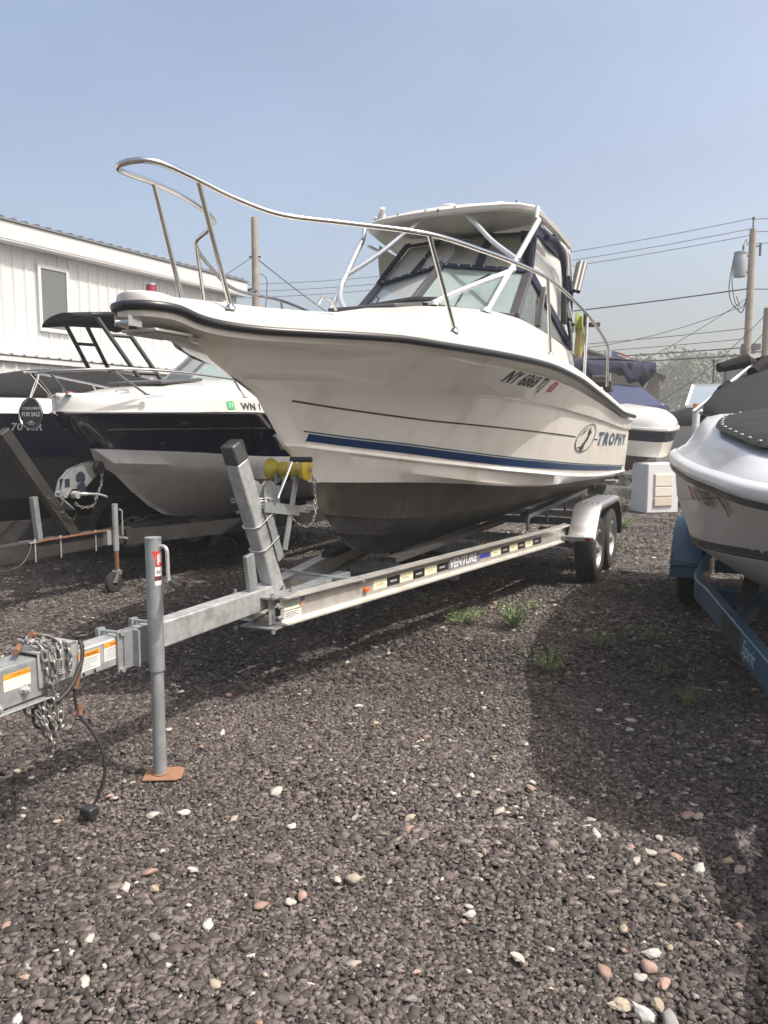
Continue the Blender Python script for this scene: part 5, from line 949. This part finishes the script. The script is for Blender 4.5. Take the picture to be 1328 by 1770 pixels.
g=MB(); g.cyl((.10,-3.5,.03),(.10,-3.5,.75),.028,14); g.cyl((.10,-3.5,0),(.10,-3.5,.03),.09,16); g.tube([(.10,-3.5,.7),(.2,-3.5,.7),(.2,-3.5,.6)],.008,6); g.build('jack',GALVD,bt_)
# ================================================================ white metal-sided building
BL,BR=frame(-3.56,19,29.5)
bd=empty('metal_building',BL,BR,label='long white metal sided building with low pitched roof and lean-to on the left',cat='building')
SID=mat('white_siding',(.49,.50,.495),.45,var=.03,vscale=.8,dirt=(.60,.58,.52),dirtscale=1.6,dirtamt=.45,streak=.12); SOF=mat('soffit_metal',(.55,.55,.54),.5); ROOFM=mat('roof_metal',(.20,.20,.205),.45,metal=.4); FASC=mat('fascia_white',(.50,.505,.50),.45,var=.02)
pn=MB(); P0=.23
pn.prism([(0,0.004,2.6),(.0,P0*.08,2.6),(.019,P0*.15,2.6),(.019,P0*.27,2.6),(.0,P0*.36,2.6),(.003,P0*.62,2.6),(.006,P0*.66,2.6),(.003,P0*.70,2.6),(0,P0-.001,2.6),(-.02,P0-.001,2.6),(-.02,0,2.6)],(0,0,2.25)); pm=pn.mesh('siding_panel',SID,0)
NPN=62
for k in range(NPN):
    o=bpy.data.objects.new('siding_panel',pm); COL.objects.link(o); o.parent=bd; y=-(k+1)*P0
    o.location=(0,y,0)
g=MB(); g.box(-9,-.03,-14.3,0,0,4.85); g.build('wall_core',SID,bd,smooth=0)
g=MB(); g.box(.0,.26,-14.4,.10,4.80,5.09); g.build('fascia',FASC,bd,smooth=0)
g=MB(); g.box(-.02,.25,-14.4,.09,4.77,4.797); g.build('soffit',SOF,bd,smooth=0)
g=MB(); g.prism([(.29,-14.4,5.10),(.29,.14,5.10),(-5,.14,5.75),(-5,-14.4,5.75)],(0,0,.03)); g.prism([(-9.3,-14.4,5.15),(-9.3,.14,5.15),(-5,.14,5.75),(-5,-14.4,5.75)],(0,0,.03))
g.build('roof',ROOFM,bd,smooth=0)
rm=MB(); rm.prism([(.295,0,5.13),(.295,.05,5.13),(.295,.04,5.165),(.295,.01,5.165)],(-5.2,0,.62)); rmm=rm.mesh('roof_rib',ROOFM,0)
for k in range(62): o=bpy.data.objects.new('roof_rib',rmm); COL.objects.link(o); o.parent=bd; o.location=(0,-.1-k*P0,0)
g=MB(); g.prism([(0,-.03,4.8),(-5,-.03,5.7),(-9,-.03,5.1),(-9,-.03,4.8)],(0,.1,0)); g.build('gable_wall',SID,bd,smooth=0)
w0,w1,wz0,wz1=-5.44,-4.90,3.42,4.48
g=MB(); 
for a in ((w0-.06,w0,wz0-.06,wz1+.06),(w1,w1+.06,wz0-.06,wz1+.06),(w0,w1,wz1,wz1+.06),(w0,w1,wz0-.06,wz0)): g.box(.0,.07,*a)
wf_=g.build('window',FASC,bd,smooth=0)
g=MB(); g.box(.045,.05,w0,w1,wz0,wz1); g.build('pane',mat('window_dark_glass',(.10,.11,.11),.08,spec=.8),wf_,smooth=0)
# lean-to
g=MB(); g.prism([(0,-14,2.99),(0,-1.0,2.99),(.8,-1.0,2.80),(.8,-14,2.80)],(0,0,.02)); g.build('lean_to_roof',SID,bd,smooth=0)
g=MB(); g.box(0,.03,-14,-1.0,3.01,3.09); g.build('flashing',FASC,bd,smooth=0)
lr=MB(); lr.prism([(.0,0,3.012),(.0,.06,3.012),(.0,.045,3.035),(.0,.015,3.035)],(.815,0,-.19)); lrm=lr.mesh('lean_to_rib',SID,0)
for k in range(56): o=bpy.data.objects.new('lean_to_rib',lrm); COL.objects.link(o); o.parent=bd; o.location=(0,-1.12-k*P0,0)
g=MB(); g.box(.72,.78,-14,-1.02,2.70,2.785); g.build('lean_to_fascia',SID,bd,smooth=0)
pn2=MB(); pn2.prism([(.70,0,0),(.722,P0*.16,0),(.722,P0*.30,0),(.70,P0*.38,0),(.70,P0-.001,0),(.68,P0-.001,0),(.68,0,0)],(0,0,2.7)); pm2=pn2.mesh('siding_panel',SID,0)
for k in range(56): o=bpy.data.objects.new('siding_panel',pm2); COL.objects.link(o); o.parent=bd; o.location=(0,-1.24-k*P0,0)
g=MB(); g.cyl((.27,.16,4.86),(.36,.3,4.95),.05,8); g.box(-.1,.25,.3,.32,4.95,5.0); g.build('yard_light',DGREY,bd)
# ================================================================ far boats on the right
def far_boat(name,org,deg,scale,colors,label,sh=1.0):
    o=empty(name,(org[0],org[1],0),-R(deg),label=label,cat='boat')
    return o
FL=(5.28,14.6,0); fb_=empty('cruiser',FL,R(20),label='white runabout with navy band and navy bimini, behind the stern of the big fishing boat',cat='boat')
Fz=tab((-.1,1.57),(.6,1.66),(2,1.80),(5.5,1.8)); Fs=tab((-.1,0),(0,.22),(.3,.6),(.8,.92),(1.5,1.1),(2.5,1.2),(5.5,1.18))
Fm=lambda d,f:(lambda s:max(Fs(s-d)*f,0) if s>-.1+d else 0)
FA=[(-.1,Fs,Fz),(-.08,lambda s:Fs(s)*.99,lambda s:Fz(s)-.04)]; FB=[(-.08,lambda s:Fs(s)*.99,lambda s:Fz(s)-.04),(.02,Fm(.1,.98),lambda s:Fz(s)-.25)]; FC=[(.02,Fm(.1,.98),lambda s:Fz(s)-.25),(.12,Fm(.2,.93),lambda s:Fz(s)-.55),(.25,Fm(.35,.86),lambda s:1.12-.0*s),(.28,Fm(.38,.83),lambda s:1.10)]; FD=[(.28,Fm(.38,.83),lambda s:1.10),(.6,Fm(.8,.5),lambda s:.92),(1.0,c_(0),lambda s:.75)]
h=MB()
for A,m in ((FA,0),(FB,1),(FC,2),(FD,3)):
    rr=loft_hull(A,5.5,30,S0=-.1); h.grid(rr,m=m); h.grid(mirror(rr),flip=True,m=m)
h.build('hull',[WHITEG,NAVYH,GEL,mat('tan_scum_bottom',(.22,.19,.15),.5,var=.2,dirt=(.08,.07,.06),dirtscale=3,dirtamt=.6)],fb_,smooth=28,weld=True)
rail_strip(fb_,Fs,Fz,-.1,5.5,((-.01,.03),(.02,.02),(.025,-.02),(.0,-.03)),WHITEG)
rows=[]
for i in range(30):
    s=-.1+5.6*(i/29)**1.3; b=Fs(s); z=Fz(s); k=min(1,b/.4); rows.append([(b,s,z+.02),(b*.97,s,z+.10*k),(b*.9,s,z+.17*k),(b*.7,s,z+.26*k),(b*.4,s,z+.34*k),(0,s,z+.38*k)])
g=MB(); g.grid(rows,flip=True); g.grid(mirror(rows)); g.build('deck',WHITEG,fb_,smooth=60,weld=True)
g=MB(); g.bar((-.4,.9,2.0),(-.4,1.35,2.08),.5,.02,up=(0,0,1)); g.bar((.25,.9,2.0),(.25,1.35,2.08),.5,.02,up=(0,0,1)); g.build('deck_window',DARKG,fb_)
rows=[]
for i in range(8):
    t=i/7; s=1.05+.9*t; z=2.05+.5*math.sin(t*PI/2); rows.append([(x*(1.02-.1*t),s,z-.05*x*x-.3*max(0,abs(x)-.9)*10*.3) for x in (-1,-.8,-.4,0,.4,.8,1)])
rows.append([(x*.95,3.2,2.30) for x in (-1,-.8,-.4,0,.4,.8,1)])
g=MB(); g.grid(rows); g.grid([[(x*1.02,1.07,2.07),(x*1.0,1.05,1.9)] for x in (-1,-.5,0,.5,1)]); g.add([(-1.02,1.05,1.9),(-1.02,1.05,2.05),(-.93,1.95,2.5),(-.95,3.2,2.3),(-1.02,3.2,1.85)],[(0,1,2,3,4)]); g.build('windshield_cover',BLUEC,fb_,smooth=60)
rows=[]
for i in range(12):
    s=1.7+2.6*i/11; rows.append([(x,s,3.05+.06*math.sin(i*1.1)-.12*abs(x)**3+.02*mnoise.noise(Vector((x*4,s*4,2)))) for x in np.linspace(-1.15,1.15,11)])
g=MB(); g.grid(rows); 
g.grid([[(-1.15+.02*math.sin(j*2+k),1.7+.24*k,2.97-.12*j*(1+.6*math.sin(k*1.3))) for k in range(12)] for j in range(4)])
g.grid([[(-1.1+.22*k,1.66+.02*math.sin(k*3),3.0-.10*j*(1+.7*math.cos(k*1.7))) for k in range(11)] for j in range(4)])
g.add([(.35,1.64,2.96),(1.1,1.64,2.96),(1.05,1.66,2.71),(.8,1.67,2.48)],[(0,1,2,3)]); g.build('bimini_top',NAVYC,fb_,smooth=60).modifiers.new('s','SOLIDIFY').thickness=.02
g=MB(); 
for sd in (1,-1): g.tube([(sd*1.12,1.7,3.0),(sd*1.05,2.2,2.0)],.02,6); g.tube([(sd*1.12,4.2,3.0),(sd*1.05,3.7,2.0)],.02,6)
g.build('bimini_frame',FGW,fb_)
fl_=empty('boat_trailer',FL,R(20),label='galvanised trailer with dark rollers under the navy banded runabout',cat='boat trailer')
for sd in (1,-1):
    g=MB(); g.bar((sd*.05,1.1,.5),(sd*.9,2.4,.55),.06,.12); g.bar((sd*.9,2.0,.55),(sd*.9,5.5,.55),.06,.12); g.build('side_beam',GALV,fl_)
    g=MB(); g.bar((sd*.45,.8,.78),(sd*.5,5,.78),.10,.06); 
    for s_ in (1,2,3,4): g.bar((sd*.46,s_,.5),(sd*.46,s_,.76),.05,.05)
    g.build('bunk',WOODG,fl_); wheel(fl_,sd*1.06,3.6,.34,.2,.2,sd)
for s_ in (1.6,3,4.6): g=MB(); g.bar((-.9,s_,.5),(.9,s_,.5),.06,.08); g.build('cross_member',BLACKM,fl_)
g=MB(); g.bar((0,1.0,.5),(0,2.4,.5),.1,.12); g.bar((0,1.1,.5),(0,1.3,.7),.08,.08); g.build('tongue',GALV,fl_)
# grey covered boat further back
GL=(7.9,17.5,0); gb=empty('covered_boat',GL,-R(12),label='pale grey boat with windshield and charcoal cover, behind the white guide post',cat='boat')
Gs=tab((-2.6,0),(-2.5,.3),(-2,.75),(-1,1.1),(.5,1.2),(3,1.2)); 
hull2(gb,[(-2.6,Gs,lambda s:1.72),(-2.5,lambda s:Gs(s-.1)*.97,lambda s:1.35)],[(-2.5,lambda s:Gs(s-.1)*.97,lambda s:1.35),(-2.1,lambda s:max(Gs(s-.5)*.85,0),lambda s:.95),(-1.6,c_(0),lambda s:.6)],3,[FGW,FGW],-2.6)
rows=[]
for i in range(24):
    s=-2.6+5.6*i/23; b=Gs(s)+.01; zt_=1.78+.42*math.sin(min(1,(i/23)*1.6)*PI/2); rows.append([(b,s,1.66),(b,s,1.76),(b*.85,s,1.76+(zt_-1.76)*.6),(b*.5,s,1.76+(zt_-1.76)*.9),(0,s,zt_)])
g=MB(); g.grid(rows,flip=True); g.grid(mirror(rows)); g.build('boat_cover',GREYC,gb,smooth=60)
g=MB()
for a,b in (((-1.0,.2,2.12),(-.8,.6,2.62)),((1.0,.2,2.12),(.8,.6,2.62)),((-.8,.6,2.62),(.8,.6,2.62)),((0,.15,2.15),(0,.6,2.62)),((-1.0,.2,2.12),(1.0,.2,2.12))): g.bar(a,b,.06,.04,up=(0,1,0))
g.build('windshield_frame',FGW,gb)
for sd in (1,-1): g=MB(); g.quadslab((0,.18,2.15),(sd*.98,.2,2.14),(sd*.79,.58,2.60),(0,.58,2.60),.006); g.build('windshield_pane',mat('blue_glass',(.16,.22,.28),.1,spec=.8),gb,smooth=0)
g=MB(); g.tube([(-.3,.9,2.3),(-.3,.9,3.15)],.02,6); g.cyl((-.3,.9,3.15),(-.3,.9,3.22),.04,8); g.build('antenna',DGREY,gb)
g=MB(); g.cyl((-1.3,1.0,.35),(-1.1,1.0,.35),.35,20); g.cyl((1.1,1.0,.35),(1.3,1.0,.35),.35,20); g.box(-1.1,1.1,.9,1.1,.4,.6); g.box(-1,-.9,-2,3,.5,.65); g.box(.9,1,-2,3,.5,.65); g.build('cradle',BLACKM,gb)
# white guide post with orange cap
gpst=empty('guide_post',(3.98,10.0,0),0,label='white plastic guide post with orange cap, left of the silver boat cover',cat='post')
g=MB(); g.cyl((0,0,0),(.05,0,1.86),.045,14); g.build('pole',FGW,gpst); g=MB(); g.cyl((.05,0,1.86),(.052,0,1.90),.05,14); g.build('cap',ORANGEV,gpst); g=MB(); g.cyl((0,0,0),(0,0,.05),.14,18); g.build('foot',BLACKP,gpst)
# white fibreglass console box
co_=empty('console_box',(5.27,14.5,0),-R(-14),label='white fibreglass console box with cream recessed panel, standing on the gravel',cat='console')
g=MB(); g.prism([(-.345,0,.0),(.345,0,.0),(.33,0,.93),(.29,0,.955),(-.29,0,.955),(-.33,0,.93)],(0,.55,0)); g.build('shell',FGW,co_,bevel=.025)
g=MB(); g.box(-.20,.20,-.015,-.004,.13,.76); g.build('panel',CREAMP,co_,bevel=.004); g=MB(); g.box(-.185,.185,-.03,-.016,.33,.50); g.box(-.185,.185,-.03,-.016,.52,.74); g.build('panel_pocket',CREAMP,co_,bevel=.006)
g=MB(); g.box(-.185,.185,-.035,-.016,.15,.30); g.cyl((-.15,-.04,.225),(-.15,-.035,.225),.01,8); g.cyl((.13,-.04,.225),(.13,-.035,.225),.01,8); g.build('panel_drawer',mat('beige_panel',(.50,.45,.35),.5),co_,bevel=.004)
# small brown shed
sh=empty('shed',(8.6,34,0),-R(18),label='brown board sided shed half hidden behind the navy bimini',cat='shed')
BRN=mat('brown_boards',(.16,.13,.10),.85,var=.2,vscale=6)
g=MB(); g.box(-3.2,3.2,0,4,0,3.9); g.prism([(-3.2,0,3.9),(3.2,0,3.9),(0,0,5.0)],(0,4,0)); g.build('wall',BRN,sh,smooth=0)
bdm=MB().box(-3.22,3.22,-.03,0,0,.17).mesh('board',BRN,0)
for k in range(20): o=bpy.data.objects.new('board',bdm); COL.objects.link(o); o.parent=sh; o.location=(0,0,.1+k*.19); 
g=MB(); g.prism([(-3.5,-.3,3.85),(-3.5,4.3,3.85),(0,4.3,5.1),(0,-.3,5.1)],(0,0,.08)); g.prism([(3.5,-.3,3.85),(3.5,4.3,3.85),(0,4.3,5.1),(0,-.3,5.1)],(0,0,.08)); g.build('roof',mat('shed_roof',(.24,.23,.22),.8),sh,smooth=0)
# dark louvred sign box beside the pole
sb_=MB(); sb_.box(0,1.2,0,.25,3.3,4.3); sb_.box(.55,.65,.1,.2,0,3.3)
o=sb_.build('sign_board',mat('dark_board',(.07,.07,.075),.7),None,smooth=0,label='dark board on a post behind the silver boat cover, by the utility pole',cat='sign'); o.location=(13.4,30.5,0)
# flags on the far boat
def flag(x,y,z,h,w,rot,label):
    o=empty('small_flag',(x,y,0),rot,label=label,cat='flag',group='small flags above the navy bimini')
    g=MB(); g.cyl((0,0,0),(0,0,z+h+.05),.02,6); g.build('staff',ALU,o); 
    for k in range(7):
        z0=z+h*k/7; rows=[[(w*t,.05*math.sin(t*5+k*.1),z0+d-.35*w*t*t) for t in np.linspace(0,1,8)] for d in (0,h/7)]
        MB().grid(rows).build('stripe',mat('flag_red',(.30,.05,.06),.8) if k%2==0 else mat('flag_white',(.45,.43,.43),.8),o)
    rows=[[(w*t,.05*math.sin(t*5)-.01,z+d-.35*w*t*t) for t in np.linspace(0,.4,4)] for d in (h*3/7,h*1.01)]
    MB().grid(rows).build('canton',mat('flag_navy',(.03,.045,.14),.8),o)
flag(7.55,26,3.80,.40,.68,.1,'striped flag nearer the utility pole, above the navy bimini'); flag(6.55,26,3.74,.40,.6,-.9,'striped flag nearer the fishing boat bow rail, above the navy bimini')
# ================================================================ utility poles and wires
def pole(x,y,h,r,label,lean=0):
    o=empty('utility_pole',(x,y,0),0,label=label,cat='utility pole',group='wooden utility poles')
    g=MB(); g.tube([(0,0,-.2),(lean*.5,0,h/2),(lean,0,h)],[r*1.15,r,r*.85],14); g.build('pole',POLEW,o); return o
PA=pole(14.86,32,9.62,.15,'tall weathered utility pole with a grey transformer',-.0)
g=MB(); g.lathe([(0,.0),(.22,.0),(.24,.06),(.24,.92),(.20,.99),(.0,1.02)],(-.48,-.05,7.75),'z',22); g.lathe([(.26,.9),(.26,.97)],(-.48,-.05,7.75),'z',22); g.build('transformer',TRANSF,PA)
g=MB(); g.cyl((-.38,-.05,8.77),(-.38,-.05,9.0),.04,10); g.cyl((-.24,0,8.6),(0,0,8.6),.04,8); g.cyl((-.24,0,7.95),(0,0,7.95),.04,8); g.tube([(0,0,9.6),(0,0,10.05)],.03,8); g.cyl((0,0,10.0),(0,0,10.1),.06,8); g.box(-.02,.35,-.04,.04,8.95,9.0); g.cyl((.33,0,8.6),(.33,0,9.1),.05,8); g.box(-.25,.3,-.1,.12,4.7,4.9); g.box(-.22,-.16,-.1,.1,4.6,5.1); g.box(.12,.5,-.1,.1,4.85,5.1); g.build('pole_hardware',DGREY,PA)
g=MB(); g.tube(smoothpath([(-.72,-.05,8.6),(-.85,0,7.6),(-.8,0,6.9),(-.5,0,6.5),(-.2,0,6.7),(-.05,0,7.3)],6),.02,6); g.tube(smoothpath([(-.7,-.05,8.7),(-.76,0,7.7),(-.6,0,6.8),(-.4,0,6.6),(-.55,0,7.0)],6),.018,6); g.tube(smoothpath([(-.38,-.05,9.0),(-.25,0,9.25),(-.2,0,9.0),(-.05,0,9.4)],6),.012,6)
g.tube(smoothpath([(-.6,0,6.6),(-.3,0,6.35),(-.15,0,6.8)],6),.025,6); g.build('service_loop',WIREM,PA)
PB=pole(12.7,26,5.6,.155,'shorter thick weathered pole at the right edge of the picture')
PC=pole(-3.91,24,7.95,.115,'bare dark wooden pole beyond the bow rail of the fishing boat')
g=MB(); g.box(-.18,.18,-.03,.03,6.78,6.82); g.tube(smoothpath([(.15,0,6.3),(.35,0,6.1),(.28,0,5.2),(.12,0,4.4)],6),.015,6); g.build('pole_hardware',DGREY,PC)
PD=pole(-14.5,45,9.9,.15,'far utility pole hidden behind the white building')
def wire(a,b,sag,r,label,name='overhead_wire'):
    a=Vector(a);b=Vector(b); pts=[a.lerp(b,t)-Vector((0,0,sag*4*t*(1-t))) for t in np.linspace(0,1,40)]
    MB().tube([tuple(p) for p in pts],r,5).build(name,WIREM,None,label=label,cat='wire',group='overhead wires along the street')
ends=[(10.05,9.9,.9,.013,'topmost overhead wire from the pole top'),(9.65,9.5,.85,.013,'second overhead wire from the top'),(9.4,9.1,.8,.013,'third overhead wire from the top'),(7.3,6.9,.55,.03,'thick spliced cable leaving the pole below the transformer'),(5.72,5.9,.6,.016,'thin overhead wire above the lower cables'),(5.3,5.5,.5,.014,'thin wire just above the two dark cables'),(4.95,5.1,.35,.025,'upper of the two dark low cables'),(4.65,4.75,.3,.03,'lowest dark cable over the navy bimini')]
for za,zd,sg_,r,lab in ends: wire((14.86,31.9,za),(-14.5,45,zd),sg_,r,lab)
for za,dz,r,lab in ((10.05,.1,.013,'topmost wire running right from the pole'),(9.55,.1,.013,'second wire running right from the pole'),(9.1,-.1,.013,'third wire running right from the pole'),(7.3,-.3,.02,'thick cable running right from the pole'),(4.8,.0,.03,'lowest dark cable running right from the pole')): wire((14.86,32.1,za),(42,20,za+dz),.5,r,lab)
wire((14.7,31.9,6.9),(9.3,38,3.6),.35,.014,'guy wire falling left from the transformer pole'); wire((14.3,31.9,6.5),(5.8,33.0,4.9),.45,.014,'drooping service wire left of the transformer')
wire((12.55,26,5.3),(10.2,29,2.6),.25,.012,'thin guy wire from the short pole'); wire((12.6,26,4.8),(11.2,29,2.6),.2,.012,'second thin guy wire from the short pole')
wire((-3.85,24,6.75),(3.0,40,4.6),.5,.016,'service wire running right from the bare dark pole'); wire((-4.0,24,6.8),(-10.5,27,5.3),.5,.009,'thin wire running left from the bare dark pole'); 
# ================================================================ trees
LF=[mat('leaf_%s'%k,c,.6,var=.2,vscale=2) for k,c in (('a',(.04,.075,.03)),('b',(.06,.10,.035)),('c',(.028,.052,.022)))]
BARK=mat('bark',(.10,.08,.06),.9)
def tree(x,y,h,w,label,seed,n=1500):
    rg=np.random.default_rng(seed); t=empty('tree',(x,y,0),0,label=label,cat='tree',group='hazy trees beyond the yard')
    g=MB(); g.tube([(0,0,0),(.1,0,h*.35),(0,.1,h*.7)],[h*.03,h*.022,h*.008],8)
    for k in range(6): a=rg.uniform(0,6.28); z=h*rg.uniform(.3,.6); g.tube([(0,0,z),(math.cos(a)*w*.3,math.sin(a)*w*.3,z+h*.2)],[h*.012,h*.004],6)
    g.build('trunk',BARK,t)
    cl=[(rg.normal(0,w*.24),rg.normal(0,w*.24),h*rg.uniform(.28,.92),w*rg.uniform(.13,.26)) for _ in range(34)]
    P_=[];
    for i in range(n):
        c=cl[rg.integers(len(cl))]; d=rg.normal(0,1,3); d/=np.linalg.norm(d); r=c[3]*rg.uniform(.6,1.05)*(1-.35*abs(c[2]/h-.5)); P_.append((c[0]+d[0]*r,c[1]+d[1]*r,c[2]+d[2]*r*.8))
    g=MB(); sz_=h*.019
    for p in P_:
        a=rg.normal(0,1,3); a/=np.linalg.norm(a); b=np.cross(a,rg.normal(0,1,3)); b/=np.linalg.norm(b); s=sz_*rg.uniform(.5,1.3); a=a*s;b=b*s*.7; p=np.array(p)
        g.add([p-a,p-b,p+a,p+b*.8],[(0,1,2,3)],m=int(rg.integers(3)))
    g.build('crown',LF,t,smooth=0)
T_=[(30,88,10.5,9,'broad tree just left of the utility pole'),(36.5,90,10.5,10,'tallest tree of the row, above the grey covered boat'),(41.5,94,8.5,8,'low tree right of the tallest one'),(23.5,90,9.5,8,'tree behind the small flags'),(18.8,84,7.5,6,'small tree seen between bow rail posts'),(46,92,7.5,8,'low tree behind the dark board'),(26.5,98,8,8,'far pale tree between the two flags'),(51,96,8,9,'tree behind the short pole'),(58,100,10,10,'tree beyond the right edge'),(12,100,7,8,'tree hidden behind the fishing boat cabin'),(2,104,6,9,'tree hidden behind the fishing boat deck'),(66,104,11,10,'tree far beyond the right edge')]
for i,(x,y,h,w,l) in enumerate(T_): tree(x,y,h,w,l,i+3,6500 if i<7 else 3000)
g=MB(); rg=np.random.default_rng(9)
for i in range(16000):
    x=rg.uniform(-60,120); y=rg.uniform(100,118); hh=4.2+1.6*math.sin(x*.35)+1.2*math.sin(x*.9+1); p=np.array([x,y,rg.uniform(0,1)**.6*hh]); a=rg.normal(0,1,3); a/=np.linalg.norm(a); b=np.cross(a,rg.normal(0,1,3)); b/=np.linalg.norm(b); s=rg.uniform(.16,.34); g.add([p-a*s,p-b*s*.7,p+a*s,p+b*s*.6],[(0,1,2,3)],m=i%3)
g.build('hedge_growth',LF,None,smooth=0,label='hazy line of bushes along the far side of the street',cat='bushes',kind='stuff')
# ================================================================ haze
hz=MB(); hz.box(-450,450,-6,690,-1.2,14)
HZ=bpy.data.materials.new('haze'); HZ.use_nodes=True; n=HZ.node_tree; n.nodes.remove(n.nodes['Principled BSDF']); v=n.nodes.new('ShaderNodeVolumePrincipled'); v.inputs['Density'].default_value=.0031; v.inputs['Color'].default_value=(1,1,.97,1); v.inputs['Anisotropy'].default_value=.2
n.links.new(v.outputs[0],n.nodes['Material Output'].inputs['Volume']); hz.build('haze',HZ,None,smooth=0,kind='stuff')
